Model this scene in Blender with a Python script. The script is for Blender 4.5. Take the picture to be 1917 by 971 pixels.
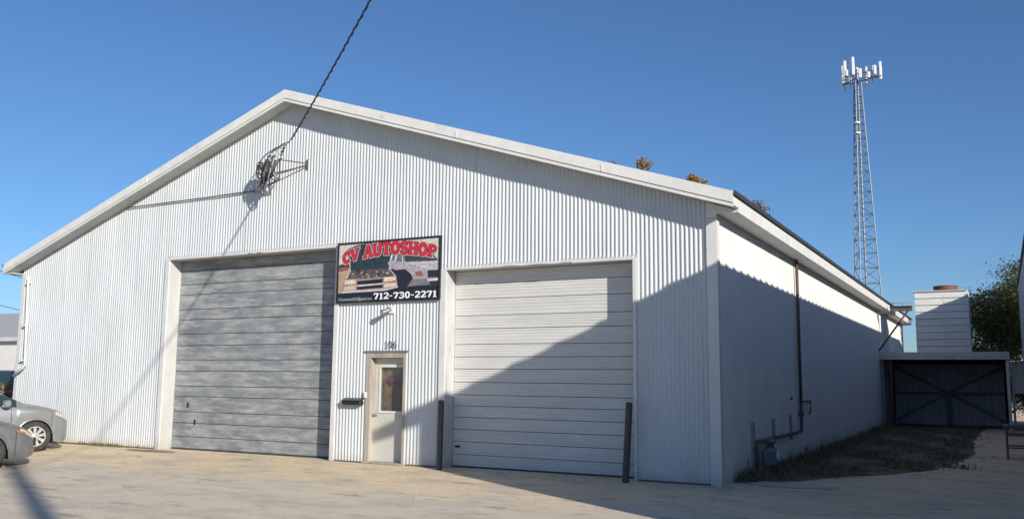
import bpy, math, random
import numpy as np
from mathutils import Vector, Matrix
random.seed(7); rng = np.random.default_rng(7)
sc = bpy.context.scene
for o in list(bpy.data.objects): bpy.data.objects.remove(o)
COL = sc.collection
# ------------------------------------------------------------------ camera
IW, IH = 1917., 971.
FPX = 1681.87
CAM = np.array([4.0215, -14.5352, 1.65])
yaw, pitch, roll = math.radians(28.4654), math.radians(7.5976), math.radians(0.5693)
_f = np.array([-math.sin(yaw)*math.cos(pitch), math.cos(yaw)*math.cos(pitch), math.sin(pitch)])
_r = np.array([math.cos(yaw), math.sin(yaw), 0.]); _u = np.cross(_r, _f)
RT, UP = math.cos(roll)*_r+math.sin(roll)*_u, -math.sin(roll)*_r+math.cos(roll)*_u
cd = bpy.data.cameras.new('camera'); cam = bpy.data.objects.new('camera', cd); COL.objects.link(cam)
m = Matrix.Identity(4)
for i in range(3): m[i][0], m[i][1], m[i][2], m[i][3] = RT[i], UP[i], -_f[i], CAM[i]
cam.matrix_world = m; cd.sensor_width = 36; cd.lens = FPX/IW*36; cd.clip_end = 3000; cd.clip_start = .1
sc.camera = cam
sc.render.resolution_x, sc.render.resolution_y = 1024, 518
def px(x, y, ax, val):
    """photo pixel -> world point on the plane coordinate[ax] == val"""
    d = (x-IW/2)/FPX*RT-(y-IH/2)/FPX*UP+_f
    return CAM+d*((val-CAM[ax])/d[ax])
# ------------------------------------------------------------------ sky, sun, exposure
KX, KZ = 1.75, .74                      # the sun's rays run along (-KX, 1, -KZ)
sun_to = Vector((KX, -1, KZ)).normalized()
elev = math.asin(sun_to.z); az = math.atan2(sun_to.x, sun_to.y)
W = bpy.data.worlds.new('World'); sc.world = W; W.use_nodes = True
nt = W.node_tree; bg = nt.nodes['Background']
sky = nt.nodes.new('ShaderNodeTexSky'); sky.sky_type = 'NISHITA'; sky.sun_disc = False
sky.sun_elevation = elev; sky.sun_rotation = az; sky.altitude = 200; sky.air_density = .95; sky.dust_density = .5; sky.ozone_density = 6.8
nt.links.new(sky.outputs[0], bg.inputs[0]); bg.inputs[1].default_value = .096
ld = bpy.data.lights.new('sun', 'SUN'); ld.energy = 4.6; ld.angle = math.radians(.53); ld.color = (1, .93, .82)
sun = bpy.data.objects.new('sun', ld); COL.objects.link(sun)
sun.rotation_euler = sun_to.to_track_quat('Z', 'Y').to_euler()
sun.location = (20, -20, 25)
sc.view_settings.view_transform = 'Standard'; sc.view_settings.look = 'None'
sc.view_settings.exposure = .32; sc.view_settings.gamma = 1
sc.render.engine = 'CYCLES'
# ------------------------------------------------------------------ helpers
def tag(o, label=None, cat=None, group=None, kind=None):
    if label: o['label'] = label
    if cat: o['category'] = cat
    if group: o['group'] = group
    if kind: o['kind'] = kind
    return o
WOFF = {}                                # root or part -> world offset of its local space
def empty(name, loc, label, cat, group=None, rz=0):
    o = bpy.data.objects.new(name, None); COL.objects.link(o); o.location = loc; o.rotation_euler.z = rz
    o.empty_display_size = .2
    WOFF[o] = np.array(loc, float); return tag(o, label, cat, group)
class MB:
    def __init__(s): s.v = []; s.f = []; s.c = []
    def add(s, vs, fs):
        n = len(s.v); s.v += [tuple(map(float, a)) for a in vs]; s.f += [tuple(n+i for i in f) for f in fs]; return s
    def box(s, x0, x1, y0, y1, z0, z1):
        return s.add([(x0,y0,z0),(x1,y0,z0),(x1,y1,z0),(x0,y1,z0),(x0,y0,z1),(x1,y0,z1),(x1,y1,z1),(x0,y1,z1)],
            [(0,3,2,1),(4,5,6,7),(0,1,5,4),(1,2,6,5),(2,3,7,6),(3,0,4,7)])
    def bev(s, x0, x1, y0, y1, z0, z1, b):
        """box with chamfered edges"""
        vs = []; 
        for (zz, i) in ((z0, b), (z0+b, 0), (z1-b, 0), (z1, b)):
            for (x, y) in ((x0+b+i*0, y0),(x1-b, y0),(x1, y0+b),(x1, y1-b),(x1-b, y1),(x0+b, y1),(x0, y1-b),(x0, y0+b)):
                cx, cy = (x0+x1)/2, (y0+y1)/2
                vs.append((x-math.copysign(i, x-cx), y-math.copysign(i, y-cy), zz))
        fs = [tuple(range(7, -1, -1)), tuple(range(24, 32))]
        for k in range(3):
            for j in range(8): fs.append((k*8+j, k*8+(j+1)%8, (k+1)*8+(j+1)%8, (k+1)*8+j))
        return s.add(vs, fs)
    def prism(s, poly, axis, a, b):
        """extrude a 2-D polygon along axis from a to b"""
        n = len(poly)
        def P(p, t):
            q = list(p); q.insert(axis, t); return q
        vs = [P(p, a) for p in poly]+[P(p, b) for p in poly]
        return s.add(vs, [tuple(range(n)), tuple(range(2*n-1, n-1, -1))]+[(i, i+n, (i+1)%n+n, (i+1)%n) for i in range(n)])
    def tube(s, pts, r, n=8, cap=True):
        pts = [np.array(p, float) for p in pts]; k = len(pts)
        rs = r if hasattr(r, '__len__') else [r]*k
        vs = []; ref = None
        for i, p in enumerate(pts):
            t = pts[min(i+1, k-1)]-pts[max(i-1, 0)]; t = t/(np.linalg.norm(t)+1e-9)
            if ref is None: ref = np.array([0, 0, 1.]) if abs(t[2]) < .9 else np.array([1., 0, 0])
            a = np.cross(t, ref); a /= np.linalg.norm(a)+1e-9; b = np.cross(a, t); ref = b
            for j in range(n):
                an = 2*math.pi*j/n; vs.append(p+rs[i]*(math.cos(an)*a+math.sin(an)*b))
        fs = [(i*n+j, i*n+(j+1)%n, (i+1)*n+(j+1)%n, (i+1)*n+j) for i in range(k-1) for j in range(n)]
        if cap: fs += [tuple(range(n-1, -1, -1)), tuple((k-1)*n+j for j in range(n))]
        return s.add(vs, fs)
    def lathe(s, prof, c, axis=2, n=24):
        """profile of (radius, height) about an axis through c"""
        vs = []
        for (r, h) in prof:
            for j in range(n):
                a = 2*math.pi*j/n; q = [r*math.cos(a), r*math.sin(a)]; q.insert(axis, h)
                vs.append([q[i]+c[i] for i in range(3)])
        k = len(prof)
        return s.add(vs, [(i*n+j, i*n+(j+1)%n, (i+1)*n+(j+1)%n, (i+1)*n+j) for i in range(k-1) for j in range(n)]+[tuple(range(n-1,-1,-1)), tuple((k-1)*n+j for j in range(n))])
    def beam(s, a, b, w, h):
        """rectangular bar from a to b, h measured upwards"""
        a, b = np.array(a, float), np.array(b, float); t = b-a; t /= np.linalg.norm(t)
        up = np.array([0, 0, 1.]) if abs(t[2]) < .95 else np.array([1., 0, 0])
        sd = np.cross(t, up); sd /= np.linalg.norm(sd); up = np.cross(sd, t)
        vs = [p+sx*sd*w/2+sz*up*h/2 for p in (a, b) for (sx, sz) in ((-1,-1),(1,-1),(1,1),(-1,1))]
        return s.add(vs, [(0,1,2,3),(7,6,5,4),(0,4,5,1),(1,5,6,2),(2,6,7,3),(3,7,4,0)])
    def build(s, name, mat, parent=None, smooth=False, local=False, fix=True):
        off = np.zeros(3) if (parent is None or local) else WOFF.get(parent, np.zeros(3))
        me = bpy.data.meshes.new(name)
        me.from_pydata([tuple(np.array(v)-off) for v in s.v], [], s.f); me.update()
        if fix:
            import bmesh
            bm = bmesh.new(); bm.from_mesh(me); bmesh.ops.recalc_face_normals(bm, faces=bm.faces); bm.to_mesh(me); bm.free()
        if smooth: me.polygons.foreach_set('use_smooth', [True]*len(me.polygons))
        me.materials.append(mat)
        o = bpy.data.objects.new(name, me); COL.objects.link(o)
        if parent is not None: o.parent = parent; WOFF[o] = off
        else: WOFF[o] = np.zeros(3)
        return o
def copy_tree(o, parent=None):
    c = o.copy(); COL.objects.link(c); c.parent = parent
    for ch in list(o.children): copy_tree(ch, c)
    return c
def sub(o):
    """a sub-part is parented straight to the part (same local space)"""
    return o
# ------------------------------------------------------------------ materials
def mat(name, c1, rough=.6, c2=None, scale=2., stretch=(1, 1, 1), lo=.35, hi=.65, metal=0., bump=0., bscale=30., bstretch=(1,1,1), rnd=False, detail=6, spec=.5, dirt=None, c3=None, grime=None):
    M = bpy.data.materials.new(name); M.use_nodes = True; t = M.node_tree; N = t.nodes; L = t.links
    b = N['Principled BSDF']; b.inputs['Roughness'].default_value = rough; b.inputs['Metallic'].default_value = metal
    b.inputs['Specular IOR Level'].default_value = spec
    b.inputs['Base Color'].default_value = (*c1, 1)
    tc = N.new('ShaderNodeTexCoord'); vec = tc.outputs['Object']
    if rnd:
        oi = N.new('ShaderNodeObjectInfo'); ml = N.new('ShaderNodeMath'); ml.operation = 'MULTIPLY'; ml.inputs[1].default_value = 57.
        L.new(oi.outputs['Random'], ml.inputs[0]); va = N.new('ShaderNodeVectorMath'); va.operation = 'ADD'
        L.new(vec, va.inputs[0]); L.new(ml.outputs[0], va.inputs[1]); vec = va.outputs[0]
    def noise(sc_, st, det=detail):
        mp = N.new('ShaderNodeMapping'); mp.inputs['Scale'].default_value = st; L.new(vec, mp.inputs[0])
        n = N.new('ShaderNodeTexNoise'); n.inputs['Scale'].default_value = sc_; n.inputs['Detail'].default_value = det; n.inputs['Roughness'].default_value = .62
        L.new(mp.outputs[0], n.inputs['Vector']); return n.outputs['Fac']
    def ramp(src, lo, hi):
        r = N.new('ShaderNodeMapRange'); r.inputs['From Min'].default_value = lo; r.inputs['From Max'].default_value = hi; L.new(src, r.inputs['Value']); return r.outputs[0]
    def mix(a, b_, fac):
        x = N.new('ShaderNodeMix'); x.data_type = 'RGBA'
        for s_, v in ((6, a), (7, b_)):
            if isinstance(v, tuple): x.inputs[s_].default_value = (*v, 1)
            else: L.new(v, x.inputs[s_])
        if isinstance(fac, float): x.inputs[0].default_value = fac
        else: L.new(fac, x.inputs[0])
        return x.outputs[2]
    cur = c1
    if c2: cur = mix(c1, c2, ramp(noise(scale, stretch), lo, hi))
    if c3: cur = mix(cur, c3, ramp(noise(scale*.37, stretch), .5, .72))
    if dirt:                                  # colour, noise scale, stretch, threshold lo/hi
        cur = mix(cur, dirt[0], ramp(noise(dirt[1], dirt[2]), dirt[3], dirt[4]))
    if grime:                                 # splash stains low on a wall: colour, height
        gg = N.new('ShaderNodeNewGeometry'); sx = N.new('ShaderNodeSeparateXYZ'); L.new(gg.outputs['Position'], sx.inputs[0])
        ad = N.new('ShaderNodeMath'); ad.operation = 'MULTIPLY_ADD'; L.new(noise(2.2, (1, 1, .35)), ad.inputs[0]); ad.inputs[1].default_value = grime[1]*2; L.new(sx.outputs[2], ad.inputs[2])
        mr = N.new('ShaderNodeMapRange'); mr.inputs[1].default_value = grime[1]*1.75; mr.inputs[2].default_value = grime[1]*.7; mr.inputs[4].default_value = .75; L.new(ad.outputs[0], mr.inputs[0])
        cur = mix(cur, grime[0], mr.outputs[0])
    if not isinstance(cur, tuple): L.new(cur, b.inputs['Base Color'])
    if bump:
        bp = N.new('ShaderNodeBump'); bp.inputs['Strength'].default_value = bump; bp.inputs['Distance'].default_value = .02
        L.new(noise(bscale, bstretch, 4), bp.inputs['Height']); L.new(bp.outputs[0], b.inputs['Normal'])
    M['b'] = 1
    return M
def leafmat(name, cols, trans=.25):
    M = bpy.data.materials.new(name); M.use_nodes = True; t = M.node_tree; N = t.nodes; L = t.links
    b = N['Principled BSDF']; b.inputs['Roughness'].default_value = .65; b.inputs['Specular IOR Level'].default_value = .25
    g = N.new('ShaderNodeNewGeometry'); r = N.new('ShaderNodeValToRGB'); r.color_ramp.interpolation = 'LINEAR'
    e = r.color_ramp.elements; e[0].color = (*cols[0], 1); e[1].color = (*cols[-1], 1)
    for i, c in enumerate(cols[1:-1]): e.new((i+1)/(len(cols)-1)).color = (*c, 1)
    L.new(g.outputs['Random Per Island'], r.inputs[0]); L.new(r.outputs[0], b.inputs['Base Color'])
    tr = N.new('ShaderNodeBsdfTranslucent'); L.new(r.outputs[0], tr.inputs[0]); mx = N.new('ShaderNodeMixShader'); mx.inputs[0].default_value = trans
    L.new(b.outputs[0], mx.inputs[1]); L.new(tr.outputs[0], mx.inputs[2]); L.new(mx.outputs[0], N['Material Output'].inputs[0])
    return M
m_siding = mat('white_painted_steel_siding', (.57, .60, .62), .45, (.52, .55, .565), 1.3, (1, 1, .35), grime=((.42, .37, .29), .28), dirt=((.40, .37, .32), 6., (1, 1, .07), .58, .86), bump=.05, bscale=9)
m_trim = mat('white_trim_paint', (.66, .67, .66), .5, (.59, .59, .575), 2.5, (1, 1, 1), grime=((.40, .35, .28), .25), dirt=((.48, .44, .38), 6, (1, 1, .3), .66, .85))
m_rake = mat('pale_rake_trim', (.75, .74, .71), .5, (.66, .65, .62), 3., dirt=((.4, .37, .33), 5, (.5, 1, 1), .62, .85))
m_reveal = mat('weathered_reveal_paint', (.50, .51, .51), .6, (.44, .44, .43), 2.5, (1, 1, .5), grime=((.36, .31, .25), .3), dirt=((.34, .31, .27), 6, (1, 1, .2), .58, .85))
m_soffit = mat('soffit_paint', (.60, .60, .59), .6, (.52, .52, .51), 3.)
m_stucco = mat('white_painted_block', (.76, .76, .735), .8, (.68, .68, .655), 1.1, grime=((.36, .33, .22), .45), bump=.35, bscale=14)
m_roof = mat('roof_steel', (.50, .51, .52), .45, (.42, .43, .44), 2., metal=.3)
m_roofedge = mat('dark_roof_edge', (.035, .036, .04), .6)
m_wdoor = mat('white_door_paint', (.64, .635, .615), .5, (.57, .565, .545), 2., (.5, 1, 3), rnd=True, dirt=((.42, .40, .36), 4., (.5, 1, 6), .62, .9), bump=.25, bscale=6, bstretch=(.3, 1, 9))
m_frame = mat('weathered_frame_wood', (.42, .40, .36), .75, (.31, .26, .22), 3., (3, 3, .4), bump=.2)
m_leaf = mat('entrance_door_paint', (.56, .555, .50), .5, (.50, .49, .43), 2.)
m_dark = mat('dark_recess', (.03, .03, .032), .9)
m_black = mat('black_enamel', (.018, .018, .02), .35)
m_sign_frame = mat('black_sign_frame', (.015, .016, .018), .5)
m_boll = mat('dark_painted_steel', (.045, .055, .065), .55, (.09, .075, .06), 6., lo=.5, hi=.75, bump=.1)
m_galv = mat('galvanised_steel', (.33, .34, .35), .45, (.24, .25, .26), 6., metal=.6)
m_dkmetal = mat('dark_weathered_metal', (.07, .07, .075), .6, (.11, .1, .1), 5.)
m_cable = mat('black_cable', (.02, .02, .022), .6)
m_ins = mat('grey_porcelain', (.35, .36, .37), .3)
m_pipe = mat('rusty_dark_pipe', (.075, .055, .048), .7, (.12, .06, .04), 6.)
m_meter = mat('gas_meter_grey', (.13, .16, .19), .5)
m_rust = mat('rusty_steel', (.19, .075, .05), .8, (.12, .05, .04), 7., (1, 1, 1), bump=.3, bscale=40)
m_silver = mat('silver_car_paint', (.34, .355, .36), .25, (.31, .325, .33), 1.5, metal=.5, dirt=((.30, .285, .25), 3., (1, 1, 1), .55, .9))
m_grey = mat('grey_car_paint', (.21, .23, .25), .26, (.19, .205, .22), 1.5, metal=.4, dirt=((.2, .185, .16), 3., (1, 1, 1), .5, .85))
m_navy = mat('navy_car_paint', (.018, .022, .05), .3, metal=.2)
m_glass = mat('dark_car_glass', (.025, .045, .042), .06, spec=.8)
m_tyre = mat('tyre_rubber', (.022, .022, .022), .85, (.05, .045, .04), 6.)
m_rim = mat('alloy_rim', (.46, .455, .45), .32, metal=.4)
m_under = mat('underbody_black', (.01, .01, .01), .9)
m_lamp = mat('headlight_lens', (.52, .46, .37), .15)
m_amber = mat('amber_marker', (.36, .15, .08), .25)
m_red = mat('red_taillight', (.35, .02, .02), .25)
m_plank = mat('dark_weathered_plank', (.34, .37, .42), .8, (.24, .265, .30), 4., (3, 3, .4), rnd=True, bump=.3)
m_brace = mat('dark_brace_wood', (.13, .14, .155), .8)
m_clap = mat('white_clapboard', (.70, .70, .68), .6, (.62, .62, .60), 3., (.5, 1, 3), rnd=True)
m_canopy = mat('grey_white_fascia', (.60, .60, .58), .6, (.50, .50, .48), 3., (.4, 1, 1), dirt=((.3, .27, .24), 4, (.4, 1, 1), .6, .85))
m_rust_post = mat('dark_red_post', (.10, .045, .04), .8)
m_nbwall = mat('neighbour_wall_grey', (.46, .46, .47), .8, (.40, .40, .41), 3.)
m_nbroof = mat('neighbour_roof_steel', (.22, .22, .23), .6)
m_bark = mat('bark', (.10, .075, .055), .9, (.06, .045, .035), 8., (3, 3, .6), bump=.4)
m_lgreen = leafmat('green_leaves', [(.05, .07, .03), (.10, .115, .045), (.17, .155, .065), (.075, .095, .045)])
m_lorange = leafmat('autumn_leaves', [(.40, .19, .055), (.24, .17, .05), (.48, .24, .07), (.16, .13, .05)])
m_grass = leafmat('weed_blades', [(.12, .115, .065), (.18, .15, .095), (.30, .23, .14), (.09, .10, .05)], .15)
m_dry = leafmat('dry_grass', [(.22, .17, .08), (.12, .13, .05), (.28, .2, .1)], .15)
m_tan = leafmat('dry_shrub_leaves', [(.34, .27, .18), (.26, .2, .13), (.4, .32, .22)], .15)
m_tower = mat('galvanised_tower_steel', (.16, .17, .19), .5, metal=.4)
m_panel_ant = mat('white_antenna', (.80, .80, .78), .45)
m_wood = mat('pole_wood', (.16, .12, .09), .9, (.10, .075, .06), 5., (4, 4, .3), bump=.3)
m_cream = mat('cream_wall', (.80, .78, .74), .7, (.74, .72, .68), 2.)
m_shingle = mat('grey_shingle_roof', (.42, .42, .44), .85, (.36, .36, .38), 8.)
m_clay = mat('dirt_patch', (.20, .12, .085), .95, (.26, .19, .14), 6.)
# weathered grey overhead door
def grey_door():
    M = bpy.data.materials.new('weathered_grey_door_paint'); M.use_nodes = True; t = M.node_tree; N = t.nodes; L = t.links; b = N['Principled BSDF']
    b.inputs['Roughness'].default_value = .7
    tc = N.new('ShaderNodeTexCoord'); oi = N.new('ShaderNodeObjectInfo'); ml = N.new('ShaderNodeMath'); ml.operation = 'MULTIPLY'; ml.inputs[1].default_value = 31
    L.new(oi.outputs['Random'], ml.inputs[0]); va = N.new('ShaderNodeVectorMath'); L.new(tc.outputs['Object'], va.inputs[0]); L.new(ml.outputs[0], va.inputs[1])
    def ns(vec, sc_, st, lo, hi, d=7, r=.65):
        mp = N.new('ShaderNodeMapping'); mp.inputs['Scale'].default_value = st; L.new(vec, mp.inputs[0])
        n = N.new('ShaderNodeTexNoise'); n.inputs['Scale'].default_value = sc_; n.inputs['Detail'].default_value = d; n.inputs['Roughness'].default_value = r
        L.new(mp.outputs[0], n.inputs['Vector']); q = N.new('ShaderNodeMapRange'); q.inputs[1].default_value = lo; q.inputs[2].default_value = hi; L.new(n.outputs['Fac'], q.inputs[0]); return q.outputs[0]
    a = ns(tc.outputs['Object'], 1.1, (1, 1, 1), .35, .68)               # broad blotches over the whole door
    s = ns(va.outputs[0], 2.0, (.8, 1, 4.2), .45, .74)                    # streaks along each board
    f = ns(va.outputs[0], 7., (.5, 1, 9), .5, .8)
    def mix(c1, c2, fac):
        x = N.new('ShaderNodeMix'); x.data_type = 'RGBA'
        for k, v in ((6, c1), (7, c2)):
            if isinstance(v, tuple): x.inputs[k].default_value = (*v, 1)
            else: L.new(v, x.inputs[k])
        L.new(fac, x.inputs[0]); return x.outputs[2]
    def mul(p, q, k=1.):
        x = N.new('ShaderNodeMath'); x.operation = 'MULTIPLY'; L.new(p, x.inputs[0])
        if q is None: x.inputs[1].default_value = k
        else: L.new(q, x.inputs[1])
        return x.outputs[0]
    c = mix((.245, .262, .275), (.14, .156, .17), a)
    c = mix(c, (.36, .375, .38), mul(ns(tc.outputs['Object'], .9, (1, 1, 1.3), .5, .7), None, .6)); c = mix(c, (.45, .455, .45), mul(s, None, .8)); c = mix(c, (.62, .61, .58), mul(f, s)); L.new(c, b.inputs['Base Color'])
    bp = N.new('ShaderNodeBump'); bp.inputs['Strength'].default_value = .25; bp.inputs['Distance'].default_value = .01; L.new(s, bp.inputs['Height']); L.new(bp.outputs[0], b.inputs['Normal'])
    return M
m_gdoor = grey_door()
def ground_mat():
    M = bpy.data.materials.new('worn_concrete_lot'); M.use_nodes = True; t = M.node_tree; N = t.nodes; L = t.links; b = N['Principled BSDF']
    b.inputs['Roughness'].default_value = .9; b.inputs['Specular IOR Level'].default_value = .3
    g = N.new('ShaderNodeNewGeometry'); P = g.outputs['Position']
    def ns(sc_, st, lo, hi, d=6, r=.6):
        mp = N.new('ShaderNodeMapping'); mp.inputs['Scale'].default_value = st; L.new(P, mp.inputs[0])
        n = N.new('ShaderNodeTexNoise'); n.inputs['Scale'].default_value = sc_; n.inputs['Detail'].default_value = d; n.inputs['Roughness'].default_value = r
        L.new(mp.outputs[0], n.inputs['Vector']); q = N.new('ShaderNodeMapRange'); q.inputs[1].default_value = lo; q.inputs[2].default_value = hi; L.new(n.outputs['Fac'], q.inputs[0]); return q.outputs[0]
    def mix(c1, c2, fac):
        x = N.new('ShaderNodeMix'); x.data_type = 'RGBA'
        for k, v in ((6, c1), (7, c2)):
            if isinstance(v, tuple): x.inputs[k].default_value = (*v, 1)
            else: L.new(v, x.inputs[k])
        L.new(fac, x.inputs[0]); return x.outputs[2]
    def mth(op, p, q):
        x = N.new('ShaderNodeMath'); x.operation = op
        for k, v in ((0, p), (1, q)):
            if isinstance(v, (int, float)): x.inputs[k].default_value = v
            else: L.new(v, x.inputs[k])
        return x.outputs[0]
    sx = N.new('ShaderNodeSeparateXYZ'); L.new(P, sx.inputs[0])
    # sandy dirt washed against the wall fades into grey concrete further out
    n1 = ns(.8, (1, 1, 1), 0, 1); yy = mth('ADD', sx.outputs[1], mth('MULTIPLY', mth('SUBTRACT', n1, .5), 3.2))
    q = N.new('ShaderNodeMapRange'); q.inputs[1].default_value = -3.6; q.inputs[2].default_value = -1.9; L.new(yy, q.inputs[0])
    c = mix((.67, .59, .46), (.78, .605, .385), q.outputs[0])
    c = mix(c, (.54, .475, .37), ns(.9, (1, 1.6, 1), .46, .66)); c = mix(c, (.74, .67, .56), ns(2.3, (1, 2, 1), .55, .8))
    c = mix(c, (.47, .42, .355), mth('MULTIPLY', ns(14., (1, 1, 1), .5, .8, 3), .55))
    c = mix(c, (.15, .125, .095), mth('MULTIPLY', ns(1.7, (.7, 2.4, 1), .575, .67, 6, .7), .62))      # oil and tar spots
    v = N.new('ShaderNodeTexVoronoi'); v.feature = 'DISTANCE_TO_EDGE'; v.inputs['Scale'].default_value = .23
    nz = N.new('ShaderNodeTexNoise'); nz.inputs['Scale'].default_value = .9; nz.inputs['Detail'].default_value = 5; L.new(P, nz.inputs['Vector'])
    vm = N.new('ShaderNodeVectorMath'); vm.operation = 'MULTIPLY_ADD'; vm.inputs[1].default_value = (1.3, 1.3, 0); L.new(nz.outputs['Color'], vm.inputs[0]); L.new(P, vm.inputs[2]); L.new(vm.outputs[0], v.inputs['Vector'])
    cr = N.new('ShaderNodeMapRange'); cr.inputs[1].default_value = .004; cr.inputs[2].default_value = .0005; L.new(v.outputs['Distance'], cr.inputs[0])
    crk = mth('MULTIPLY', mth('MULTIPLY', cr.outputs[0], ns(.5, (1, 1, 1), .42, .62)), .38); c = mix(c, (.50, .44, .35), mth('MULTIPLY', ns(5., (.6, 1.1, 1), .5, .72, 6, .7), .45)); c = mix(c, (.14, .125, .10), crk); L.new(c, b.inputs['Base Color'])
    bp = N.new('ShaderNodeBump'); bp.inputs['Strength'].default_value = .35; bp.inputs['Distance'].default_value = .02
    L.new(mth('SUBTRACT', ns(22., (1, 1, 1), 0, 1, 5, .7), crk), bp.inputs['Height']); L.new(bp.outputs[0], b.inputs['Normal'])
    return M
m_lot = ground_mat()
m_earth = mat('bare_earth', (.17, .145, .11), .95, (.11, .10, .075), 2.4, c3=(.25, .22, .17), bump=.5, bscale=9)
m_far = mat('dry_ground', (.22, .19, .13), .95, (.15, .15, .08), .15, c3=(.27, .24, .19))
m_pad = mat('pale_concrete_pad', (.58, .54, .47), .9, (.48, .44, .38), 3., bump=.3)
# ------------------------------------------------------------------ the ground
SL = .022                                # the lot falls away from the building
def gz(y): return SL*y if y < 0 else 0.
g = MB(); ys = [-900, -60, -40, 0, 900]
for i, y in enumerate(ys):
    z = max(gz(y), gz(-60.))-.03
    for x in (-900, 900): g.v.append((x, y, z))
for i in range(len(ys)-1): g.f.append((2*i, 2*i+1, 2*i+3, 2*i+2))
tag(g.build('ground', m_far), kind='structure')
g = MB(); xs = np.linspace(-60, 40, 101); yy = np.linspace(-40, .25, 42)
for y in yy:
    for x in xs:
        g.v.append((x, y, gz(y)+.006*math.sin(x*.9+y*.5)*math.cos(y*.8) if y < -.6 else gz(y)))
nx = len(xs)
for j in range(len(yy)-1):
    for i in range(nx-1): g.f.append((j*nx+i, j*nx+i+1, (j+1)*nx+i+1, (j+1)*nx+i))
tag(g.build('parking_lot', m_lot, smooth=True), kind='structure')
g = MB(); g.add([(.0, .25, -.004), (40, .25, -.004), (40, 60, -.004), (.0, 60, -.004)], [(0, 1, 2, 3)])
tag(g.build('alley_drive', m_lot), kind='structure')
poly = [(.03, .55), (.5, 1.0), (.95, 1.5), (1.5, 2.7), (2.0, 3.3), (2.75, 4.9), (3.1, 7.), (3.35, 10.), (3.2, 15), (3.35, 24.8), (.03, 24.8)]
g = MB(); g.add([(x, y, .004) for x, y in poly], [tuple(range(len(poly)))])
tag(g.build('dirt_strip', m_earth), kind='structure')
def in_poly(x, y, P):
    c = False; n = len(P)
    for i in range(n):
        (x0, y0), (x1, y1) = P[i], P[i-1]
        if (y0 > y) != (y1 > y) and x < (x1-x0)*(y-y0)/(y1-y0)+x0: c = not c
    return c
def blade(mb, x, y, z, h, w, lean):
    a = random.uniform(0, 6.283); dx, dy = math.cos(a)*w/2, math.sin(a)*w/2
    b = random.uniform(0, 6.283); lx, ly = math.cos(b)*lean, math.sin(b)*lean
    mb.add([(x-dx, y-dy, z), (x+dx, y+dy, z), (x+dx*.7+lx*.4, y+dy*.7+ly*.4, z+h*.6), (x-dx*.7+lx*.4, y-dy*.7+ly*.4, z+h*.6), (x+lx, y+ly, z+h)], [(0, 1, 2, 3), (3, 2, 4)])
g = MB()
for k in range(2100):                      # clumps of weeds, thicker along the wall
    while True:
        x, y = random.uniform(.05, 3.4), .6+24*random.random()**1.25
        if in_poly(x, y, poly) and random.random() < (.95 if x < .5 else .5+.5*math.sin(x*3.1+y*1.3+math.sin(y*2.7))): break
    hh = random.uniform(.02, .10)*(2.2 if x < .4 else 1)*(1.6 if random.random() < .08 else 1)
    for j in range(9):
        blade(g, x+random.gauss(0, .07), y+random.gauss(0, .07), 0, hh*random.uniform(.5, 1.2), random.uniform(.012, .03), hh*.7)
for k in range(90):                       # stragglers in the gravel beyond the strip
    x, y = random.uniform(.6, 3.9), random.uniform(1.2, 24)
    if in_poly(x, y, [(a+.45, b-.5) for a, b in poly]):
        hh = random.uniform(.03, .1)
        for j in range(5): blade(g, x+random.gauss(0, .05), y+random.gauss(0, .05), 0, hh*random.uniform(.5, 1.2), .018, hh*.7)
for k in range(60):                        # tuft in the crack of the drive
    blade(g, 3.15+random.gauss(0, .16), 5.55+random.gauss(0, .1), 0, random.uniform(.04, .13), .025, .08)
tag(g.build('weeds', m_grass, fix=False), 'dark low weeds growing in the dirt strip along the white side wall', 'weeds', kind='stuff')
g = MB()
for k in range(420):
    x = random.choice([random.gauss(-14.6, .35), random.gauss(-15.4, .5), random.uniform(-18, -13.1)])
    y = -.03-abs(random.gauss(0, .05)); blade(g, x, y, gz(y), random.uniform(.02, .10), .015, .05)
tag(g.build('dry_grass', m_dry, fix=False), 'thin dry grass along the foot of the white corrugated front wall', 'grass', kind='stuff')
g = MB()                                   # loose gravel swept against the walls and scattered on the lot
for k in range(700):
    if k % 3: x = random.uniform(-18, .4); y = -.06-abs(random.gauss(0, .35))
    else: x = random.uniform(-14, 5); y = random.uniform(-9, 0)
    if (D_ := min(abs(x+5.25), abs(x+1.65))) < .1 and y > -.4: continue
    r_ = random.uniform(.005, .015)*(1.3 if random.random() < .05 else 1); z = gz(y); a = random.uniform(0, 6.28); vs = [(x+r_*math.cos(a+i*1.57)*random.uniform(.7, 1.2), y+r_*math.sin(a+i*1.57), z) for i in range(4)]
    vs += [(x+(v[0]-x)*.6, y+(v[1]-y)*.6, z+r_*random.uniform(.5, .9)) for v in vs]; g.add(vs, [(0, 1, 5, 4), (1, 2, 6, 5), (2, 3, 7, 6), (3, 0, 4, 7), (4, 5, 6, 7)])
tag(g.build('gravel', mat('gravel_stone', (.36, .32, .265), .9, (.28, .25, .21), 3.), fix=False), 'loose gravel scattered on the lot along the front wall', 'gravel', kind='stuff')
def patch(name, label, cx, cy, rx, ry, z, mt, n=18, seed=1):
    r = random.Random(seed); vs = []
    for i in range(n):
        a = 2*math.pi*i/n; q = r.uniform(.75, 1.15); x, y = cx+rx*q*math.cos(a), cy+ry*q*math.sin(a); vs.append((x, y, gz(y)+z))
    for i in range(n): x, y, zz = vs[i]; vs.append((cx+(x-cx)*.9, cy+(y-cy)*.9, gz(y)+z+.006))
    mb = MB(); mb.add(vs, [(i, (i+1) % n, n+(i+1) % n, n+i) for i in range(n)]+[tuple(range(n, 2*n))])
    return tag(mb.build(name, mt), kind='structure')
patch('concrete_pad', '', .95, .75, .75, .42, .004, m_pad, seed=3)
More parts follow.
